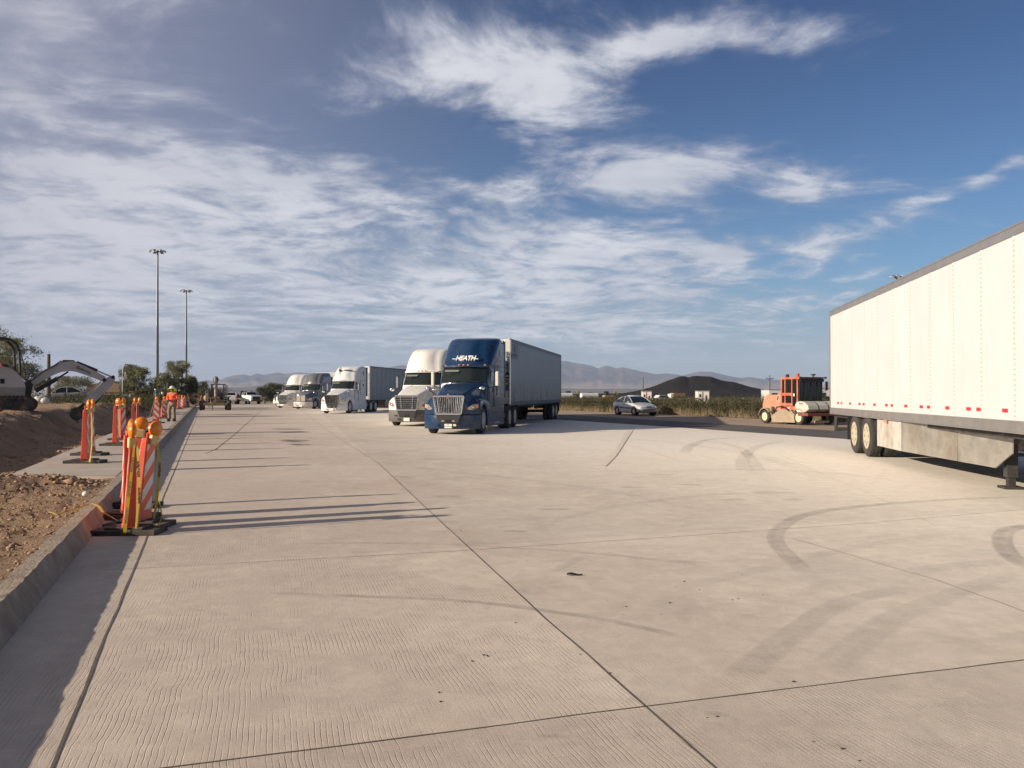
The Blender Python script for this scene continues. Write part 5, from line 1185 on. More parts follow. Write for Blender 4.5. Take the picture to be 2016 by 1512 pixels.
# ---------------------------------------------------------------- backhoe seen from the rear, standing at the kerb
def kh(rz=0): return math.atan(.3711) + rz
def backhoe():
    d = 81.0; k = d / F; ox, oy = 424, 807.6
    T0 = thing('backhoe', 'dusty tan backhoe with open canopy and upright boom standing on the concrete by the kerb', 'backhoe', (AT(ox, d).x, d, 0), kh())
    def L2(cx, cy, y=0): return ((cx / 18.9 + 385 - ox) * k, y, (oy - cy / 18.9 - 735) * k)   # from the enlarged view
    TAN = mat('dusty_tan_paint', (.34, .24, .12), .6, var=.25, vs=3, dirt=.5, dirtc=(.25, .19, .14)); BRN = mat('brown_steel', (.13, .10, .075), .7, var=.3, vs=4); GR = mat('grey_steel', (.36, .33, .29), .5, .3, var=.2, vs=4)
    for s in (-1, 1):
        wheel(T0, s * 1.30, .1, .50, .34, s, mat('tan_rim', (.35, .27, .16), .6, dirt=.6), zc=.50); wheel(T0, s * 1.15, 2.3, .66, .42, s, mat('tan_rim', (.35, .27, .16), .6))
    b = MB(); a, c = L2(160, 1090), L2(1150, 1200); b.box(((a[0] + c[0]) / 2, -.1, (a[2] + c[2]) / 2), (c[0] - a[0], .35, a[2] - c[2])); b.build('rear_frame', GR if False else TAN, T0, bevel=.03)
    b = MB(); b.box((0.35, .3, .75), (1.0, .8, .55)); b.build('console', BRN, T0, bevel=.05)
    b = MB(); b.box((.1, 1.0, 1.25), (1.7, .9, .95)); b.build('operator_platform', M_FRAME, T0, bevel=.05)
    b = MB(); b.box((0, 1.7, 1.0), (.9, 2.4, .6)); b.build('engine_hood', TAN, T0, bevel=.06)
    b = MB(); b.ball((L2(430, 920)[0], .2, L2(430, 920)[2]), (.28, .3, .33), 12, 8); b.build('fuel_tank', TAN, T0, smooth=60)
    b = MB(); b.box((L2(540, 1230)[0], -.3, L2(540, 1230)[2]), (.36, .05, .18)); b.build('warning_plate', M_PLATE, T0)
    b = MB(); b.box((L2(1175, 1085)[0], -.3, L2(1175, 1085)[2]), (.20, .05, .24)); b.build('warning_plate', mat('pinkish_plate', (.6, .45, .42), .5), T0)
    # canopy
    x0, x1, zc = L2(575, 410)[0], L2(1110, 410)[0], L2(575, 410)[2]
    b = MB(); b.box(((x0 + x1) / 2, .9, zc), (x1 - x0, 1.5, .08)); b.build('canopy_roof', M_BLACK, T0, bevel=.02)
    for x in (x0 + .06, x1 - .08):
        for y in (.25, 1.55): b = MB(); b.box((x + (.12 if y > 1 else 0) * (1 if x < 0 else -1), y, (zc + .8) / 2), (.09, .09, zc - .8)); b.build('canopy_post', M_BLACK, T0)
    MB().tube((x1 + .12, 1.9, 1.0), (x1 + .13, 1.9, 2.5), .05).build('exhaust', M_BLACK, T0)
    # boom and folded stick
    b = MB(); b.loft([[L2(735, z, -.55), L2(815, z, -.55), L2(815, z, -.25), L2(735, z, -.25)] for z in (1080, 760, 420, 230)]); b.build('boom', BRN, T0, bevel=.02)
    b = MB(); b.loft([[L2(720 + o, z, -.85), L2(800 - o, z, -.85), L2(800 - o, z, -.6), L2(720 + o, z, -.6)] for z, o in ((860, 12), (640, 6), (300, 0), (140, 8))]); b.build('stick', mat('tan_brown', (.20, .14, .085), .6, var=.3), T0, bevel=.02)
    b = MB(); b.tube(L2(722, 860, -.92), L2(722, 590, -.92), .055, n=8); b.build('boom_cylinder', mat('pale_rod', (.70, .58, .55), .3, .2), T0, smooth=50)
    b = MB(); b.prism([(p[0], p[2]) for p in (L2(720, 125), L2(790, 125), L2(835, 190), L2(850, 240), L2(815, 330), L2(760, 250))], 'y', -.8, -.3); b.build('boom_head', M_BLACK, T0, bevel=.01)
    b = MB(); b.path([L2(690, 160, -.6), L2(668, 220, -.6), L2(672, 330, -.6), L2(730, 420, -.6)], .03, 6); b.build('hydraulic_hose', M_BLACK, T0)
    b = MB(); b.path([L2(620, 1060, -.3), L2(640, 1180, -.3), L2(650, 1370, -.3)], .05, 6); b.build('hitch_post', BRN, T0)
    # raised stabilisers with ladder-like rungs
    for xa, xb, top in ((395, 480, 650), (1040, 1150, 650)):
        for x in (xa, xb): b = MB(); b.path([L2(x, 1030, -.25), L2(x, top, -.25)], .03, 6); b.build('stabiliser_rail', GR, T0)
        for z in (665, 745, 840, 930, 1020): b = MB(); p0_, p1_ = L2(xa, z, -.26), L2(xb, z, -.26); b.tube(p0_, p1_, .035, n=6); b.build('stabiliser_rung', GR, T0)
backhoe()

# ---------------------------------------------------------------- cars
def car(name, label, loc, rz, paint, group=None):
    T0 = thing(name, label, 'car', loc, rz, group); Lc = 4.35
    st = [(0.0, .62, .38, .50, .60), (.06, .72, .30, .55, .66), (.25, .80, .24, .58, .73), (.6, .835, .20, .60, .80), (1.15, .845, .18, .60, .93), (2.0, .85, .18, .60, .955), (3.2, .85, .18, .62, .985), (3.75, .84, .20, .64, 1.00), (4.15, .80, .26, .64, .99), (4.30, .74, .34, .62, .93), (4.35, .66, .42, .58, .80)]
    rings = []
    for y, w, zl, zm, zt in st:
        rings.append([(-w * .86, y, zl), (-w, y, zl + .08), (-w * 1.01, y, zm), (-w * .97, y, zt - .10), (-w * .88, y, zt - .02), (-w * .45, y, zt + .03), (0, y, zt + .045), (w * .45, y, zt + .03), (w * .88, y, zt - .02), (w * .97, y, zt - .10), (w * 1.01, y, zm), (w, y, zl + .08), (w * .86, y, zl)])
    b = MB(); b.loft(rings); b.build('body', paint, T0, smooth=38)
    gh = [(1.12, .70, .94), (1.55, .66, 1.22), (1.95, .60, 1.385), (2.5, .585, 1.425), (3.0, .59, 1.40), (3.45, .63, 1.22), (3.85, .68, 1.0)]
    rr = []
    for y, w, z in gh: rr.append([(-.76, y, .93), (-w, y, z - .03 if z > 1.3 else z - .01), (-w * .8, y, z), (0, y, z + .02), (w * .8, y, z), (w, y, z - .03 if z > 1.3 else z - .01), (.76, y, .93)])
    b = MB(); b.loft(rr); b.build('glasshouse', M_GLASS, T0, smooth=38)
    b = MB(); b.loft([[(-w - .01, y, z - .05), (-w * .8, y, z + .012), (0, y, z + .032), (w * .8, y, z + .012), (w + .01, y, z - .05)] for y, w, z in ((1.90, .605, 1.365), (1.98, .60, 1.385), (2.5, .585, 1.425), (3.0, .59, 1.40), (3.08, .597, 1.37))], closed=False); b.build('roof', paint, T0, smooth=50)
    for s in (-1, 1):
        for nm, pts in (('pillar', [(s * .775, 1.12, .95), (s * .68, 1.55, 1.21), (s * .612, 1.95, 1.37)]), ('pillar', [(s * .775, 2.45, .95), (s * .61, 2.47, 1.38)]), ('pillar', [(s * .60, 3.0, 1.37), (s * .65, 3.45, 1.20), (s * .76, 3.90, .98)])):
            b = MB(); b.path(pts, .03, 6); b.build(nm, paint, T0, smooth=60)
        for y in (.78, 3.42):
            MB().lathe([(s * .60, .36), (s * .868, .36), (s * .868, .30), (s * .60, .30)], 24, 'x', (0, y, .33)).build('wheel_arch', M_DARK, T0, smooth=50)
            wheel(T0, s * .76, y, .31, .20, s, mat('steel_rim', (.45, .45, .45), .4, .6), zc=.31)
        b = MB(); b.ball((s * .92, 1.45, 1.0), (.09, .06, .06), 8, 6); b.build('mirror', paint, T0, smooth=60)
        b = MB(); b.prism([(1.3, .50), (3.1, .56), (3.1, .62), (1.3, .55)], 'x', s * .855, s * .868); b.build('side_trim', M_BLACK, T0)
        for y in (2.35, 3.2): b = MB(); b.box((s * .852, y, .80), (.03, .14, .035)); b.build('door_handle', M_BLACK, T0)
        b = MB(); b.ball((s * .57, .10, .60), (.17, .10, .065), 12, 7); b.build('headlight', mat('bright_lens', (.80, .78, .72), .15, .3), T0, smooth=60)
    b = MB(); b.box((0, .01, .64), (.42, .06, .06)); b.build('grille', M_DARK, T0, bevel=.02)
    b = MB(); b.box((0, .0, .42), (1.05, .06, .07)); b.build('lower_grille', M_DARK, T0, bevel=.02)
    return T0
SILV = mat('silver_paint', (.47, .49, .50), .3, .2, var=.03, coat=.4)
ch = -math.atan(.3711) # heading: nose points along the kerb direction towards the camera
cpos = AT(1278, 60.4); 
def kh(rz=0): return math.atan(.3711) + rz
car('silver_car', 'silver four-door saloon parked in front of the dry brush', cpos, kh(), SILV)

def pickup(name, label, loc, rz, flatbed=False, group=None):
    T0 = thing(name, label, 'pickup truck', loc, rz, group); P = WHITE2
    def hs(y, w, zl, zt): return [(-w, y, zl), (-w * 1.02, y, (zl + zt) / 2), (-w * .96, y, zt), (0, y, zt + .04), (w * .96, y, zt), (w * 1.02, y, (zl + zt) / 2), (w, y, zl)]
    top = .06 if flatbed else 0
    b = MB(); b.loft([hs(.0, .90, .62, 1.18 + top), hs(.12, .97, .52, 1.30 + top), (hs(.9, .99, .52, 1.36 + top)), hs(1.55, 1.0, .50, 1.42 + top), hs(3.2, 1.0, .5, 1.42 + top), hs(3.25, .99, .5, 1.40 + top)]); b.build('body', P, T0, smooth=35)
    b = MB(); b.loft([[(-.90, y, 1.36 + top), (-w, y, z), (0, y, z + .04), (w, y, z), (.90, y, 1.36 + top)] for y, w, z in ((1.45, .86, 1.42 + top), (1.95, .78, 1.92 + top), (3.0, .78, 1.96 + top), (3.22, .82, 1.45 + top))]); b.build('cab_glass', M_GLASS, T0, smooth=35)
    b = MB(); b.loft([[(-.80, y, 1.90 + top), (0, y, 2.01 + top), (.80, y, 1.90 + top), (.78, y, 1.86 + top), (-.78, y, 1.86 + top)] for y in (1.88, 3.05)]); b.build('roof', P, T0, smooth=40)
    for s in (-1, 1):
        for pts in ([(s * .90, 1.45, 1.42 + top), (s * .80, 1.92, 1.90 + top)], [(s * .91, 2.5, 1.4 + top), (s * .80, 2.5, 1.9 + top)], [(s * .90, 3.2, 1.42 + top), (s * .80, 3.03, 1.9 + top)]): b = MB(); b.path(pts, .045, 6); b.build('pillar', P, T0)
        for y in (.95, 4.9 if flatbed else 4.6):
            wheel(T0, s * .85, y, .40, .27 if not flatbed or y < 2 else .5, s, mat('steel_rim_b', (.62, .60, .55), .4, .3), zc=.40)
        b = MB(); b.box((s * 1.12, 1.75, 1.5 + top), (.16, .10, .34)); b.build('mirror', M_BLACK, T0, bevel=.02)
        b = MB(); b.box((s * .78, -.01, 1.02), (.20, .05, .26)); b.build('headlight', M_LENS, T0, bevel=.02)
        b = MB(); b.box((s * .40, 3.8, .62), (.1, 3.6, .18)); b.build('frame_rail', M_FRAME, T0)
    b = MB(); b.box((0, -.03, .98), (1.26, .08, .46)); g = b.build('grille', M_FRAME, T0, bevel=.03)
    for z in (.86, .98, 1.10): b = MB(); b.box((0, -.08, z), (1.15, .04, .06)); b.build('grille_slot', M_DARK, g)
    b = MB(); b.box((0, -.12, .60), (1.95, .18, .22)); b.build('front_bumper', M_BLACK, T0, bevel=.04)
    if flatbed:
        b = MB(); b.box((0, 4.9, 1.02), (2.3, 3.3, .10)); fb = b.build('flatbed', mat('deck_wood', (.42, .30, .20), .8, var=.2), T0)
        b = MB(); b.box((0, 3.32, 1.6), (2.1, .06, 1.1)); b.build('headboard', M_FRAME, T0)
        b = MB(); b.box((-.3, 5.0, 1.28), (1.5, 2.2, .40)); tag(b.build('lumber_stack', mat('lumber', (.46, .32, .22), .8, var=.25, vs=5), loc=T0.matrix_basis @ Vector((0, 0, 0)), rz=rz), 'tan stack of timber lying on the flatbed of the white truck', 'lumber stack')
    else:
        for s in (-1, 1): b = MB(); b.box((s * .97, 4.5, 1.05), (.07, 2.5, .72)); b.build('bed_side', P, T0, bevel=.02)
        b = MB(); b.box((0, 4.5, .75), (1.9, 2.5, .08)); b.build('bed_floor', P, T0)
        b = MB(); b.box((0, 5.76, 1.08), (1.66, .06, .60)); tg = b.build('tailgate', P, T0, bevel=.02)
        b = MB(); b.box((0, 5.80, 1.22), (.30, .02, .10)); b.build('tailgate_handle', M_BLACK, tg)
        for s in (-1, 1): b = MB(); b.box((s * .95, 5.77, 1.10), (.14, .05, .46)); b.build('tail_lamp', M_RED, T0)
        b = MB(); b.box((0, 5.86, .60), (1.9, .18, .20)); b.build('rear_bumper', M_CHROME, T0, bevel=.03)
    return T0
pf = AT(505, 131); pickup('flatbed_truck', 'white flatbed pickup facing the camera with timber on its bed', pf, R(44), True)
pp = AT(455, 134.5 + 5.6); 
pickup('pickup_truck', 'white pickup seen from behind, standing between the backhoe and the flatbed truck', AT(455.5, 135) , R(180 + 16))

# ---------------------------------------------------------------- road sweeper
def sweeper():
    p = AT(1612, 41.9); T0 = thing('road_sweeper', 'orange road broom with glazed cab and white water tank standing on the dirt shoulder', 'road sweeper', p, kh())
    OR = mat('sweeper_orange', (.47, .10, .055), .65, var=.14, vs=4, dirt=.85, dirtc=(.42, .24, .16)); ORD = mat('dusty_orange', (.50, .22, .135), .6, var=.12, vs=2.5, dirt=.5, dirtc=(.5, .36, .26)); TANS = mat('dusty_steel', (.33, .27, .19), .8, var=.2, vs=3, dirt=.5, dirtc=(.25, .19, .13))
    W = .88; rm = rimmat('cream_small_rim', (.66, .58, .40), .5, 0, R0=.09, rh=.02, n=5)
    for s in (-1, 1):
        wheel(T0, s * (W - .02), .35, .36, .26, s, rm, zc=.36); wheel(T0, s * (W - .02), 3.05, .36, .26, s, rm, zc=.36)
        for y, n_ in ((.35, 7), (3.05, 7)):
            b = MB(); rings = [];
            for i in range(n_):
                a = math.pi * (.02 + .80 * i / (n_ - 1)) if y > 1 else math.pi * (.25 + .65 * i / (n_ - 1)); rings.append([(s * (W - .17), y - .45 * -math.cos(a), .36 + .43 * math.sin(a)), (s * (W + .15), y - .45 * -math.cos(a), .36 + .43 * math.sin(a)), (s * (W + .15), y - .47 * -math.cos(a), .385 + .45 * math.sin(a)), (s * (W - .17), y - .47 * -math.cos(a), .385 + .45 * math.sin(a))])
            b.loft(rings); b.build('mudguard', TANS, T0)
    b = MB()
    for s in (-1, 1): b.box((s * .5, 1.8, .62), (.12, 3.4, .16))
    b.box((0, .3, .6), (1.1, .2, .16)); b.box((0, 3.0, .6), (1.1, .2, .16)); b.build('chassis', M_FRAME, T0)
    # rear engine hood
    b = MB(); b.prism([(3.65, .72), (2.0, .72), (2.0, 1.50), (3.25, 1.50), (3.5, 1.40), (3.66, 1.0)], 'x', -.62, .62); hd = b.build('engine_hood', ORD, T0, bevel=.03)
    b = MB(); b.box((-.64, 2.85, 1.10), (.02, 1.5, .02)); b.build('hood_seam', ORD, hd); b = MB(); b.box((-.63, 2.4, 1.35), (.02, .05, .22), rot=(R(20), 0, 0)); b.build('hood_latch', M_BLACK, hd)
    MB().path([(-.3, 2.2, 1.5), (-.3, 2.2, 1.78), (-.3, 2.35, 1.84)], .04, 8).build('exhaust', M_BLACK, T0, smooth=50)
    # cab: orange frame, windows
    x0, x1, ya, yb, z0_, z1_ = -.74, .74, .62, 2.02, .92, 2.38
    b = MB(); b.box((0, (ya + yb) / 2, z0_ - .09), (1.5, 1.42, .2)); b.build('cab_floor', OR, T0, bevel=.02)
    b = MB(); b.box((0, (ya + yb) / 2, z1_), (1.52, 1.50, .12)); b.build('cab_roof', OR, T0, bevel=.03)
    for s in (-1, 1):
        for y, w in ((yb - .05, .10), (yb - .34, .07), (ya + .52, .07), (ya + .10, .09)): b = MB(); b.box((s * .72, y, 1.62), (.06, w, 1.46)); b.build('cab_pillar', OR if not (y < ya + .2 and s > 0) else M_BLACK, T0)
        for z in (1.02, 1.55): b = MB(); b.box((s * .715, (ya + yb) / 2 + .25, z), (.05, .95, .14)); b.build('door_rail', OR, T0)
        b = MB(); b.box((s * .69, (ya + yb) / 2, 1.62), (.02, 1.32, 1.38)); b.build('side_glass', M_GLASS, T0)
    b = MB(); b.box((0, ya - .0, 1.62), (1.40, .03, 1.40)); fg = b.build('front_glass', M_GLASS, T0)
    for x in (-.70, -.42, .02, .42, .70): b = MB(); b.box((x, ya - .03, 1.62), (.05, .04, 1.44)); b.build('front_mullion', M_BLACK, fg)
    b = MB(); b.box((.05, ya - .05, 2.27), (1.5, .07, .16)); b.build('front_header', M_BLACK, T0)
    b = MB(); b.box((0, yb + .0, 1.85), (1.40, .03, .9)); b.build('rear_glass', M_GLASS, T0)
    b = MB(); b.box((.1, 1.35, 1.35), (.5, .5, .8)); b.build('seat', M_BLACK, T0, bevel=.06)
    b = MB(); b.tube((-.78, .52, 2.40), (.86, .52, 2.40), .03, n=8); lb = b.build('light_bar', M_BLACK, T0)
    for x in (-.74, .84): MB().ball((x, .48, 2.40), (.07, .06, .06), 10, 7).build('work_lamp', M_BLACK, lb, smooth=60)
    MB().lathe([(2.44, .09), (2.58, .10), (2.60, .06)], 14, 'z', (-.45, 1.85, 0)).build('air_vent', M_BLACK, T0, smooth=40)
    MB().lathe([(2.44, .085), (2.60, .085), (2.64, .05)], 14, 'z', (-.35, 1.15, 0)).build('beacon', mat('red_beacon', (.5, .07, .035), .3), T0, smooth=40)
    MB().lathe([(2.44, .04), (2.52, .04), (2.54, .12), (2.60, .12), (2.61, .05)], 14, 'z', (.42, .9, 0)).build('air_vent', M_BLACK, T0, smooth=40)
    b = MB(); b.box((.92, .50, 1.98), (.16, .07, .46)); b.build('mirror', M_BLACK, T0, bevel=.03); b = MB(); b.path([(.74, .6, 1.7), (.92, .52, 1.74)], .015, 6); b.build('mirror_arm', M_BLACK, T0)
    b = MB(); b.box((-.755, ya + .35, 1.52), (.01, .10, .14)); b.build('door_sticker', M_PLATE, T0); b = MB(); b.box((-.765, 1.35, .84), (.01, .18, .05)); b.build('side_sticker', M_PLATE, T0)
    # broom housing between the axles
    b = MB(); b.prism([(.80, .10), (2.62, .10), (2.62, .42), (2.2, .62), (1.5, .66), (.80, .5)], 'x', -.86, -.80); b.build('broom_cover', TANS, T0, bevel=.01)
    b = MB(); b.prism([(.80, .42), (2.62, .42), (2.2, .72), (1.2, .74)], 'x', -.80, .80); b.build('broom_hood', TANS, T0, bevel=.02)
    MB().lathe([(-.75, .001), (-.75, .38), (.75, .38), (.75, .001)], 22, 'x', (0, 1.7, .38)).build('broom_brush', M_FRAME, T0, smooth=40)
    b = MB(); b.path([(-.9, 2.4, .55), (-.92, 2.1, .88), (-.92, 1.6, .92), (-.9, 1.2, .70)], .035, 8); b.build('hydraulic_hose', M_BLACK, T0, smooth=60)
    b = MB(); b.box((-.78, 2.72, .6), (.14, .12, .62)); b.build('lift_arm', TANS, T0, bevel=.01)
    # water tank across the front
    b = MB(); prof = [(.10, .62), (.46, .62), (.60, .80), (.62, 1.00), (.50, 1.16), (.20, 1.20), (-.12, 1.14), (-.34, .98), (-.40, .80), (-.18, .66)]
    rings = []
    for x, sc in ((-1.0, .90), (-.97, 1.0), (-.36, 1.0), (-.34, .965), (-.29, .965), (-.27, 1.0), (.27, 1.0), (.29, .965), (.34, .965), (.36, 1.0), (.97, 1.0), (1.0, .90)): rings.append([(x, .12 + (y - .12) * sc, .90 + (z - .90) * sc) for y, z in prof])
    b.loft(rings); wt = b.build('water_tank', mat('tank_white', (.50, .48, .42), .55, var=.10, vs=2, dirt=.5, dirtc=(.42, .36, .28)), T0, smooth=24)
    for x in (-.315, .315):
        b = MB(); b.loft([[(x - .03, .12 + (y - .12) * q, .90 + (z - .90) * q), (x + .03, .12 + (y - .12) * q, .90 + (z - .90) * q)] for q in (1.0,) for y, z in prof + prof[:1]], closed=False, caps=False); b.build('tank_strap', M_FRAME, wt)
    text('Rosco', .12, M_INK, wt, Matrix.Translation((-1.008, .12, 1.08)) @ Matrix.Rotation(R(-90), 4, 'Z') @ Matrix.Rotation(R(90), 4, 'X'), 'tank_lettering', ext=.003)
    b = MB(); b.box((0, .0, .53), (2.02, .75, .15)); b.build('front_frame', mat('rust_red', (.20, .055, .035), .7, var=.2), T0, bevel=.01)
    b = MB(); b.box((.1, -.1, .16), (.9, .05, .14), rot=(R(20), 0, 0)); b.build('deflector', TANS, T0)
sweeper()
# ---------------------------------------------------------------- vegetation
def leaf_mat(name, ca, cb, cc_, sc=.9):
    m = bpy.data.materials.new(name); m.use_nodes = True; t = NT(m.node_tree); b = t.n['Principled BSDF']
    p = t.new('ShaderNodeTexCoord').outputs['Object']; n = t.noise(p, sc, 4, .6); n2 = t.noise(p, sc * 7, 3, .6)
    c = t.mix(t.ss(n, .36, .64), c4(ca), c4(cb)); c = t.mix(t.m('MULTIPLY', t.ss(n2, .5, .7), .6), c, c4(cc_))
    t.l.new(c, b.inputs['Base Color']); b.inputs['Roughness'].default_value = .75; b.inputs['Specular IOR Level'].default_value = .2
    tr = t.new('ShaderNodeBsdfTranslucent'); t.l.new(c, tr.inputs[0]); ms = t.new('ShaderNodeMixShader'); ms.inputs[0].default_value = .38
    t.l.new(b.outputs[0], ms.inputs[1]); t.l.new(tr.outputs[0], ms.inputs[2]); t.l.new(ms.outputs[0], t.n['Material Output'].inputs[0])
    return m
M_PALO = leaf_mat('palo_verde_leaves', (.14, .15, .085), (.22, .22, .125), (.29, .28, .18))
M_DKLEAF = leaf_mat('dark_leaves', (.07, .08, .05), (.11, .115, .065), (.17, .165, .10))
M_BARK = mat('grey_bark', (.16, .13, .09), .9, var=.2, vs=4)
M_BRUSH = leaf_mat('dry_brush', (.055, .052, .026), (.12, .105, .05), (.21, .175, .09), 1.3)
M_BRUSHG = leaf_mat('olive_brush', (.04, .045, .024), (.09, .088, .04), (.17, .15, .075), 1.3)

def leaves(name, P, size, mt, parent=None, rs=1, up=.3, aspect=2.6):
    """one small quad per point; P (n,3) numpy, size scalar or (n,)"""
    rg = np.random.default_rng(rs); n = len(P); a = rg.normal(size=(n, 3)); a[:, 2] += up; a /= np.linalg.norm(a, axis=1)[:, None]
    r = rg.normal(size=(n, 3)); b_ = np.cross(a, r); b_ /= np.linalg.norm(b_, axis=1)[:, None]
    s = (np.ones(n) * size * rg.uniform(.6, 1.4, n))[:, None]
    u = a * s * .5; v = b_ * s * .5 / aspect
    V = np.stack([P - u - v * .5, P - v * 1.0 + u * .2, P + u, P + v * 1.0 + u * .1], axis=1).reshape(-1, 3)
    return npmesh(name, V, np.arange(4 * n).reshape(-1, 4), mt, parent)

def tree(name, label, px, d, ytop, wpx, zb=0.0, mt=None, n=9000, seed=1, ls=.16, group=None, airy=.5, trunks=3, low=.12, cat='tree'):
    """crown width wpx and top row ytop measured on the photo give the real size at distance d"""
    H = ZH(ytop, d) - zb; W = wpx * d / F / 2; rnd = random.Random(seed); rg = np.random.default_rng(seed)
    T0 = thing(name, label, cat, AT(px, d, zb), 0, group); tips = []
    b = MB()
    def limb(p, q, r0, r1, k=0):
        mid = (p + q) / 2 + Vector((rnd.uniform(-.1, .1), rnd.uniform(-.1, .1), rnd.uniform(0, .1))) * (q - p).length
        b.path([p, mid, q], [r0, (r0 + r1) / 2, r1], 5)
        return q
    for i in range(trunks):
        a = rnd.uniform(0, 6.28); p = Vector((rnd.uniform(-.1, .1), rnd.uniform(-.1, .1), -.05)) * (1 if i else 0)
        q = limb(p, Vector((math.cos(a) * W * .3, math.sin(a) * W * .3, H * rnd.uniform(.25, .42))), H * .022, H * .014)
        for j in range(5):
            a2 = a + rnd.uniform(-1.5, 1.5); rr = W * rnd.uniform(.35, .85); z = H * rnd.uniform(.35, .93)
            if z > H * .75: rr *= .6
            t1 = limb(q, Vector((math.cos(a2) * rr, math.sin(a2) * rr, z)), H * .012, H * .006)
            for k in range(4):
                a3 = a2 + rnd.uniform(-1, 1); t2 = limb(t1, t1 + Vector((math.cos(a3) * W * .22, math.sin(a3) * W * .22, rnd.uniform(-.02, .14) * H)), H * .006, H * .002); tips.append(t2)
    b.build('trunk', M_BARK, T0, smooth=50)
    # clumps at the twig tips plus scattered ones in the crown volume
    cl = [(t_, rnd.uniform(.7, 1.3)) for t_ in tips]
    for i in range(int(len(tips) * .9)):
        a = rnd.uniform(0, 6.28); u = rnd.random() ** .5; z = rnd.uniform(low, .88); prof = math.sin(math.pi * min(1, max(.05, (z * .92 + .12)))) ** .6
        cl.append((Vector((math.cos(a) * u * W * prof, math.sin(a) * u * W * prof, z * H)), rnd.uniform(.5, 1.1)))
    pts = []; per = max(8, n // len(cl)); cr = min(W, H) * .17
    for c, s in cl:
        m = int(per * s * rnd.uniform(.5, 1.5)); g = rg.normal(size=(m, 3)) * np.array([1, 1, .75]) * cr * s * (.55 + airy * .35); pts.append(g + np.array(c))
    P = np.concatenate(pts); r = np.sqrt(P[:, 0] ** 2 + P[:, 1] ** 2); P = P[(P[:, 2] > .02) & (P[:, 2] < H * 1.02) & (r < W * 1.12)]
    leaves('crown', P, ls, mt or M_PALO, T0, seed)
    return T0
TG = 'desert trees behind the works on the left'
tree('desert_tree', 'tall pale thin-leaved tree cut by the left edge behind the excavator', -22, 52, 628, 130, .9, n=9000, seed=2, ls=.13, group=TG, airy=.9)
tree('desert_tree', 'spreading olive tree behind the canopy of the excavator', 42, 58, 668, 96, .9, n=13000, seed=3, ls=.14, group=TG, airy=.7)
tree('desert_tree', 'bushy green tree seen under the raised boom of the excavator', 150, 104, 742, 92, .1, n=14000, seed=4, ls=.15, group=TG)
tree('desert_tree', 'broad olive tree left of the nearer tall light mast', 274, 86, 719, 66, .1, n=15000, seed=5, ls=.17, group=TG)
tree('desert_tree', 'wispy tree with bare pale limbs between the two tall light masts', 350, 97, 711, 58, .1, n=12000, seed=6, ls=.16, group=TG, airy=.8)
tree('desert_tree', 'low olive tree directly right of the nearer light mast', 318, 90, 735, 52, .1, n=10000, seed=7, ls=.17, group=TG)
tree('desert_tree', 'dark leaning tree right of the farther light mast', 367, 92, 737, 40, .1, mt=M_DKLEAF, n=8000, seed=8, ls=.16, group=TG)
tree('desert_tree', 'distant rounded tree behind the row of small channelizers', 392, 135, 752, 34, .0, n=7000, seed=9, ls=.2, group=TG)
tree('desert_tree', 'small dark tree beside the stone-coloured roof behind the boom', 120, 112, 757, 40, .2, mt=M_DKLEAF, n=6000, seed=10, ls=.17, group=TG)
tree('desert_tree', 'dark tree left of the leftmost parked truck', 540, 150, 754, 44, .0, mt=M_DKLEAF, n=9000, seed=12, ls=.22, group=TG)
tree('desert_tree', 'low dark tree between the flatbed truck and the parked row', 522, 145, 762, 34, .0, mt=M_DKLEAF, n=7000, seed=13, ls=.2, group=TG)
tree('shrub', 'dark leafy shrub between the sweeper and the near trailer', 1628, 62, 778, 34, .0, mt=M_DKLEAF, n=5000, seed=14, ls=.13, cat='shrub')
tree('shrub', 'tall green weed standing at the rear of the orange sweeper', 1514, 50, 778, 14, .0, mt=M_PALO, n=2500, seed=15, ls=.08, cat='shrub')

def brush(name, label, n, region, hfun, mt, seed, ls=.11, per=34, blades=.5):
    rg = np.random.default_rng(seed); P = []; S = []
    for i in range(n):
        x, y, sc = region(rg); h = hfun(rg, x, y) * sc; m = int(per * (.6 + rg.random()))
        w = h * rg.uniform(.35, .6); g = rg.normal(size=(m, 3)); g /= np.linalg.norm(g, axis=1)[:, None]; g *= rg.random((m, 1)) ** .5; zz = rg.random(m) ** .9
        P.append(np.stack([x + g[:, 0] * w * (1.15 - .5 * zz), y + g[:, 1] * w * (1.15 - .5 * zz), h * zz], 1))
    P = np.concatenate(P); P[:, 2] = np.maximum(P[:, 2], .01)
    return tag(leaves(name, P, ls, mt, None, seed, up=1.4, aspect=3.2), label, kind='stuff')
def reg_right(rg):
    d = rg.uniform(22, 118); o = 36.85 + abs(rg.normal()) * 2.5 if rg.random() < .62 else rg.uniform(37.3, 62)
    return kerb(d) + o, d, 1
def hh(rg, x, y): return rg.uniform(.55, 1.25) * (1.0 + .12 * mnoise.noise(Vector((x * .25, y * .25, 1))))
brush('dry_brush', 'dense dry tan brush behind the wire fence on the right', 4200, reg_right, lambda g, x, y: hh(g, x, y), M_BRUSH, 21, ls=.15, per=44)
brush('green_brush', 'olive green weeds mixed into the brush behind the fence', 1900, reg_right, lambda g, x, y: hh(g, x, y) * 1.05, M_BRUSHG, 22, ls=.12, per=30)
def reg_far(rg):
    d = rg.uniform(90, 330); return rg.uniform(-.30, .46) * d + (6 if False else 0), d, rg.uniform(.6, 1.2)
def ok_far(rg):
    while True:
        x, y, s = reg_far(rg)
        if x - kerb(y) > 38 or (y > 165): return x, y, s
brush('distant_scrub', 'grey-green desert scrub on the flats beyond the truck lot', 2600, ok_far, lambda g, x, y: g.uniform(.5, 1.4), M_BRUSHG, 23, ls=.26, per=22)
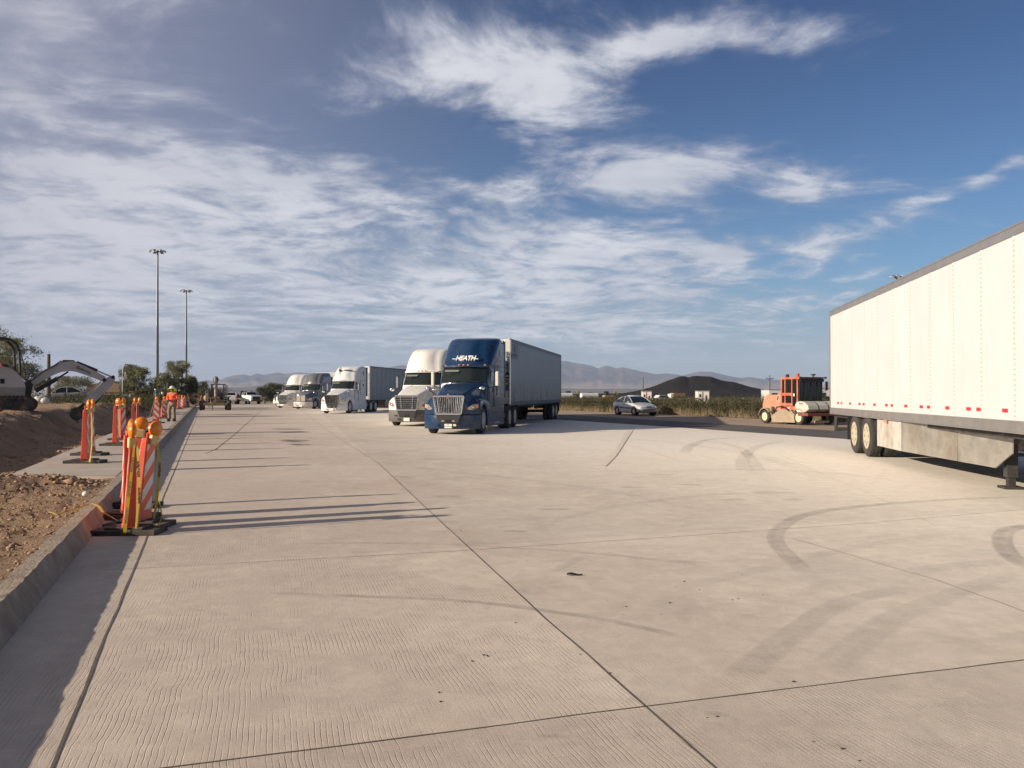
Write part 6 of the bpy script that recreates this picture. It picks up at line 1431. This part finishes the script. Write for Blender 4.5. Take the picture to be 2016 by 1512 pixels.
def reg_left(rg):
    d = rg.uniform(48, 130); o = rg.uniform(3.5, 34 if d > 98 else 11); return kerb(d) - o, d, 1
brush('roadside_scrub', 'dusty brown and olive scrub behind the footway on the left', 1700, reg_left, lambda g, x, y: g.uniform(.6, 1.7), M_BRUSHG, 24, ls=.15, per=34)
def reg_left2(rg):
    d = rg.uniform(110, 150); return kerb(d) - rg.uniform(-8, 12), d, 1
brush('brown_hedge', 'reddish brown dry hedge beyond the kerb corner', 300, lambda g: (kerb(140) + g.uniform(-1, 5), 140 + g.uniform(-5, 3), 1), lambda g, x, y: g.uniform(1.6, 2.8), mat('brown_twigs', (.12, .06, .035), .9, var=.3, vs=.6), 25, ls=.2, per=50)
def grass_tufts():
    rg = np.random.default_rng(5); V = []; Fa = []
    for i in range(1400):
        d = rg.uniform(24, 100); o = 36.75 + rg.exponential(.5); x, y = kerb(d) + o, d
        for k in range(6):
            h = rg.uniform(.2, .75); dx, dy = rg.normal(size=2) * .12; q = (x + rg.normal() * .1, y + rg.normal() * .1); s0 = len(V)
            V += [(q[0] - .012, q[1], 0), (q[0] + .012, q[1], 0), (q[0] + dx, q[1] + dy, h)]; Fa.append((s0, s0 + 1, s0 + 2))
    return npmesh('dry_grass', V, Fa, mat('straw', (.33, .26, .15), .9, var=.25, vs=.5))
tag(grass_tufts(), 'pale dry grass blades along the foot of the wire fence', kind='stuff')

# ---------------------------------------------------------------- wire fence: every post a thing, wires part of the fence
M_POST = mat('rusty_post', (.09, .06, .045), .8, var=.2, vs=5)
fr = thing('wire_fence', 'low fence of thin steel posts and wires in front of the dry brush', 'fence', (kerb(60) + 36.7, 60, 0))
dd = 26.0; first = None
while dd < 112:
    b = MB(); x = kerb(dd) + 36.7 - (kerb(60) + 36.7); b.box((x, dd - 60, .66), (.05, .05, 1.36), rot=(R(random.uniform(-2, 2)), R(random.uniform(-2, 2)), 0)); b.build('post', M_POST, fr); dd += 3.45
for z in (.35, .70, 1.02, 1.24):
    b = MB(); b.tube((kerb(26) - kerb(60), -34, z), (kerb(112) - kerb(60), 52, z), .006, n=4); b.build('wire', M_FRAME, fr)

# ---------------------------------------------------------------- light masts, poles, flag
M_GALV = mat('galvanised_steel', (.20, .215, .235), .5, .4, var=.08, vs=.4)
def mast(label, px, ytop, d):
    T0 = thing('light_mast', label, 'light mast', AT(px, d, 0), 0, 'tall multi-head light masts'); H = ZH(ytop, d)
    b = MB(); b.lathe([(0, .40), (.3, .40), (H * .5, .27), (H * .503, .28), (H * .506, .265), (H - .5, .15), (H - .45, .24), (H - .1, .24), (H - .05, .05)], 16, 'z'); b.build('pole', M_GALV, T0, smooth=40)
    ring = MB(); ring.lathe([(H - .42, .55), (H - .30, .55), (H - .30, .45), (H - .42, .45)], 16, 'z'); rg_ = ring.build('lowering_ring', M_GALV, T0, smooth=40)
    for i in range(6):
        a = 2 * math.pi * i / 6 + .3; dx, dy = math.cos(a), math.sin(a)
        b = MB(); b.tube((dx * .2, dy * .2, H - .35), (dx * 1.0, dy * 1.0, H - .25), .05, n=6); ar = b.build('arm', M_GALV, T0)
        b = MB(); M = Matrix.Translation((dx * 1.2, dy * 1.2, H - .25)) @ Matrix.Rotation(a, 4, 'Z') @ Matrix.Rotation(R(28), 4, 'Y')
        q = MB(); q.loft([[(-.34, -.28, -.12), (.42, -.30, -.16), (.42, .30, -.16), (-.34, .28, -.12)], [(-.30, -.2, .10), (.30, -.2, .16), (.30, .2, .16), (-.30, .2, .10)]]); b.add(q.v, q.f, M); b.build('lamp_head', mat('lamp_housing', (.30, .31, .34), .4, .3), T0, bevel=.03)
    return T0
mast('taller-looking light mast on the left, nearer of the left pair', 309, 491, 161)
mast('light mast farther back, right of the nearer left mast', 366, 570, 214)
mast('light mast whose lamp heads just show over the near white trailer roof', 1767, 541, 190)
def upole(label, px, ytop, d, arms=True):
    T0 = thing('utility_pole', label, 'utility pole', AT(px, d, 0), 0, None); H = ZH(ytop, d)
    b = MB(); b.tube((0, 0, 0), (0, 0, H), .22, .14, 8); b.build('pole', mat('weathered_wood', (.13, .105, .085), .9, var=.15), T0, smooth=50)
    if arms:
        for s in (-1, 1): b = MB(); b.tube((0, 0, H - 1.3), (s * 1.0, 0, H - .75), .07, n=6); b.build('arm', M_FRAME, T0); 
        b = MB(); b.tube((-1.1, 0, H - .9), (1.1, 0, H - .9), .07, n=6); b.build('crossarm', M_FRAME, T0)
        for x in (-1.0, 1.0): MB().tube((x, 0, H - .9), (x, 0, H - .55), .06, n=6).build('insulator', M_FRAME, T0)
    return T0
upole('wooden utility pole with short arms left of the sweeper cab', 1515.5, 739, 235)
upole('plain thin utility pole standing behind the white container by the car', 1266, 743, 250, False)
T0 = upole('dark square post rising behind the boom of the excavator', 95.5, 697, 75, False)
T0 = thing('flagpole', 'short flagpole with a limp white and dark flag left of the trees', 'flagpole', AT(241, 62, .6))
MB().tube((0, 0, 0), (0, 0, ZH(724, 62) - .6), .035, .025, 8).build('pole', mat('white_pole', (.7, .7, .68), .4), T0)
def flag():
    H = ZH(724, 62) - .6; b = MB(); rings = []
    for i in range(9):
        u = i / 8; rings.append([(.03 + .16 * math.sin(u * 2.6) * .9 + .03 * math.sin(u * 9), .05 * math.sin(u * 7), H - .05 - u * 1.1), (.05 + .25 * math.sin(u * 2.4) + .05, .06 * math.cos(u * 6), H - .12 - u * 1.0)])
    b.loft([[a, c, (c[0], c[1] + .01, c[2]), (a[0], a[1] + .01, a[2])] for a, c in rings]); b.build('flag', mat('flag_cloth', (.16, .14, .17), .8, var=.6, vs=3), T0, smooth=60)
flag()

# ---------------------------------------------------------------- things behind the excavator
WS = mat('white_sack', (.60, .58, .54), .6, var=.2, vs=5, bump=.7, bs=8, bd=.05)
sv = car('silver_suv', 'dusty silver vehicle seen side-on behind the boom of the excavator', AT(79, 84, .62), R(-66), mat('dusty_silver', (.30, .30, .30), .45, .2, dirt=.4))
sv.scale = (1, 1, 1.2)
for i, (px, pz, r) in enumerate(((76, .25, .28), (88, .22, .24), (62, .18, .22))):
    b = MB(); b.ball((0, 0, pz), (r * 1.2, r, r * .8), 14, 9)
    for q in range(len(b.v)): b.v[q] = b.v[q] * (1 + .12 * mnoise.noise(b.v[q] * 5 + Vector((i, 0, 0))))
    tag(b.build('sack', WS, loc=AT(px, 47, .95), smooth=60), ['white sack lying against the left end of the silver vehicle', 'smaller white sack at the foot of the silver vehicle', 'white sack farthest left, next to the excavator track'][i], 'sack', 'white sacks behind the excavator')
# tan roofed shed beyond
T0 = thing('shed', 'low brown-roofed shed beyond the trees right of the stick', 'shed', AT(238, 120, 0))
b = MB(); b.prism([(-4.2, 1.9), (-3.8, 2.9), (-1.0, 3.5), (4.0, 2.1), (4.0, 1.8)], 'y', -2, 2); b.build('roof', mat('brown_roof', (.16, .105, .07), .9), T0)
b = MB(); b.box((0, 0, .95), (7.4, 3.6, 1.9)); b.build('wall', mat('tan_wall', (.22, .16, .11), .9), T0)
for x in (-2.5, 1.8): b = MB(); b.box((x, -1.83, 1.3), (1.1, .05, .5)); b.build('window', M_PLATE, T0)
# dark tracked loader under the trees, with its operator's tan cover
p = AT(354, 88, .1); T0 = thing('skid_loader', 'dark cab of a loader parked under the trees behind the worker', 'loader', p, kh())
b = MB(); b.box((0, 0, .75), (1.5, 2.2, .8)); b.build('body', M_FRAME, T0, bevel=.08)
b = MB(); b.box((0, .1, 2.26), (1.35, 1.4, .10)); b.build('cab_roof', M_BLACK, T0, bevel=.03)
for x in (-.6, .6):
    for y in (-.5, .7): b = MB(); b.box((x, y, 1.7), (.09, .09, 1.1)); b.build('cab_post', M_BLACK, T0)
for s in (-1, 1):
    for y in (-.6, .6): wheel(T0, s * .8, y, .4, .28, s, None)
    b = MB(); b.path([(s * .72, .9, 1.5), (s * .76, -.9, 1.55), (s * .76, -1.5, .6)], .08, 6); b.build('lift_arm', mat('tan_arm', (.30, .22, .12), .6), T0)
b = MB(); b.prism([(-1.9, .1), (-1.4, .1), (-1.4, .7), (-1.55, .75)], 'x', -.9, .9); b.build('bucket', M_FRAME, T0)

# ---------------------------------------------------------------- far things on the right
def container(label, px0, px1, ytop, d, col, dark):
    w = (px1 - px0) * d / F; H = ZH(ytop, d); T0 = thing('storage_container', label, 'container', AT((px0 + px1) / 2, d), R(-6))
    b = MB(); b.box((0, 1.2, H / 2 + .05), (w, 2.4, H - .1)); b.build('wall', col, T0)
    b = MB(); b.box((0, 1.2, H), (w + .1, 2.5, .08)); b.build('roof', M_GALV, T0)
    b = MB(); b.box((w * .22, -.02, H * .62), (w * .10, .04, H * .26)); b.build('window', M_DARK, T0); b = MB(); b.box((-w * .3, -.02, H * .74), (w * .14, .04, H * .16)); b.build('window', M_DARK, T0)
    b = MB(); b.box((-w * .08, -.02, H * .5), (.05, .04, H * .9)); b.build('door_post', dark, T0)
container('white site container with small dark windows behind the silver car', 1265, 1282.5, 770, 84, mat('container_white', (.62, .60, .55), .6, var=.12, vs=1.5, dirt=.3), M_RED)
container('chalk-white container streaked with rust, alone in the brush', 1374, 1396, 769.5, 86, mat('rusty_white', (.64, .62, .57), .7, var=.2, vs=1.2, dirt=.5, dirtc=(.26, .15, .08)), M_FRAME)
YEL = mat('machine_yellow', (.34, .22, .08), .6, var=.2, vs=2, dirt=.4); DKW = mat('far_white', (.66, .65, .62), .5)
def far_machine(label, px, d, kind, cat):
    T0 = thing('far_machine' if kind != 'car' else 'far_car', label, cat, AT(px, d), R(20))
    if kind == 'car':
        b = MB(); b.loft([[(-2.2, y, .35), (-2.2, y, .85), (-1.3, y, .95), (-.8, y, 1.42), (.7, y, 1.45), (1.4, y, .95), (2.2, y, .85), (2.2, y, .35)] for y in (-.85, .85)]); b.build('body', DKW, T0, smooth=30)
        b = MB(); b.loft([[(-1.15, y, 1.0), (-.72, y, 1.36), (.65, y, 1.38), (1.2, y, 1.0)] for y in (-.87, .87)]); b.build('window', M_GLASS, T0)
        for x in (-1.4, 1.4): MB().lathe([(-.9, .32), (-.7, .32)], 14, 'y', (x, 0, .33)).build('wheel', M_TYRE, T0)
    elif kind == 'box':
        b = MB(); b.box((0, 0, 1.5), (4.0, 2.0, 1.0)); b.build('load_bed', YEL, T0, bevel=.05); b = MB(); b.box((-2.3, 0, 1.1), (.9, 1.8, 1.3)); b.build('cab', DKW, T0, bevel=.06)
        for x in (-1.9, 1.3): MB().lathe([(-1.0, .45), (-.7, .45)], 14, 'y', (x, 0, .45)).build('wheel', M_TYRE, T0)
    elif kind == 'bowser':
        b = MB(); b.lathe([(-2, .3), (-1.9, .62), (1.9, .62), (2, .3)], 16, 'x', (0, 0, 1.25)); b.build('tank', DKW, T0, smooth=40); b = MB(); b.box((0, 0, .6), (4, 1.2, .3)); b.build('frame', M_FRAME, T0)
    else:
        b = MB(); b.box((0, 0, .95), (2.6, 1.6, .9)); b.build('body', YEL, T0, bevel=.08); b = MB(); b.box((-.5, 0, 1.9), (.9, 1.2, 1.0)); b.build('cab', M_GLASS, T0, bevel=.05)
        b = MB(); b.path([(1.1, 0, 1.2), (2.2, 0, 2.4), (3.0, 0, 1.0)], .14, 6); b.build('boom', YEL, T0)
        b = MB(); b.box((0, 0, .3), (2.8, 1.8, .5)); b.build('track', M_FRAME, T0, bevel=.15)
for a in [('white parked car in the brush between the two white containers', 1302, 165, 'car', 'car'), ('yellow and white tipper truck between the two containers', 1334, 240, 'box', 'truck'),
          ('white tank trailer low in the brush right of the blue truck', 1160, 175, 'bowser', 'tank trailer'), ('yellow excavator far off behind the brush, left of the silver car', 1197, 215, 'digger', 'excavator'),
          ('yellow digger seen just beyond the rear corner of the grimy trailer', 1122, 200, 'digger', 'excavator'), ('pale car roof showing above the silver car', 1251, 120, 'car', 'car'), ('white van-sized load far behind the grimy trailer corner', 1109, 170, 'bowser', 'tank trailer')]: far_machine(*a)
def building(label, x0, x1, ytop, d, rows):
    w = (x1 - x0) * d / F; H = ZH(ytop, d); T0 = thing('white_building', label, 'building', AT((x0 + x1) / 2, d))
    b = MB(); b.box((0, 3, H / 2), (w, 6, H)); b.build('wall', mat('far_wall', (.50, .50, .48), .7, var=.06), T0); b = MB(); b.box((0, 3, H + .05), (w + .3, 6.3, .12)); b.build('roof', M_GALV, T0)
    for i in range(rows): b = MB(); b.box(((i + .5) / rows * w - w / 2, -.03, H * .6), (w / rows * .5, .06, H * .25)); b.build('window', M_GLASS, T0)
building('plain white building behind the orange sweeper', 1514, 1600, 767.5, 190, 4)
building('white building right of the sweeper cab, half hidden by the near trailer', 1611, 1650, 765, 150, 2)
for i, (px, d, h) in enumerate(((1527, 46.8, 1.7), (1534, 46.5, 1.75))): pass
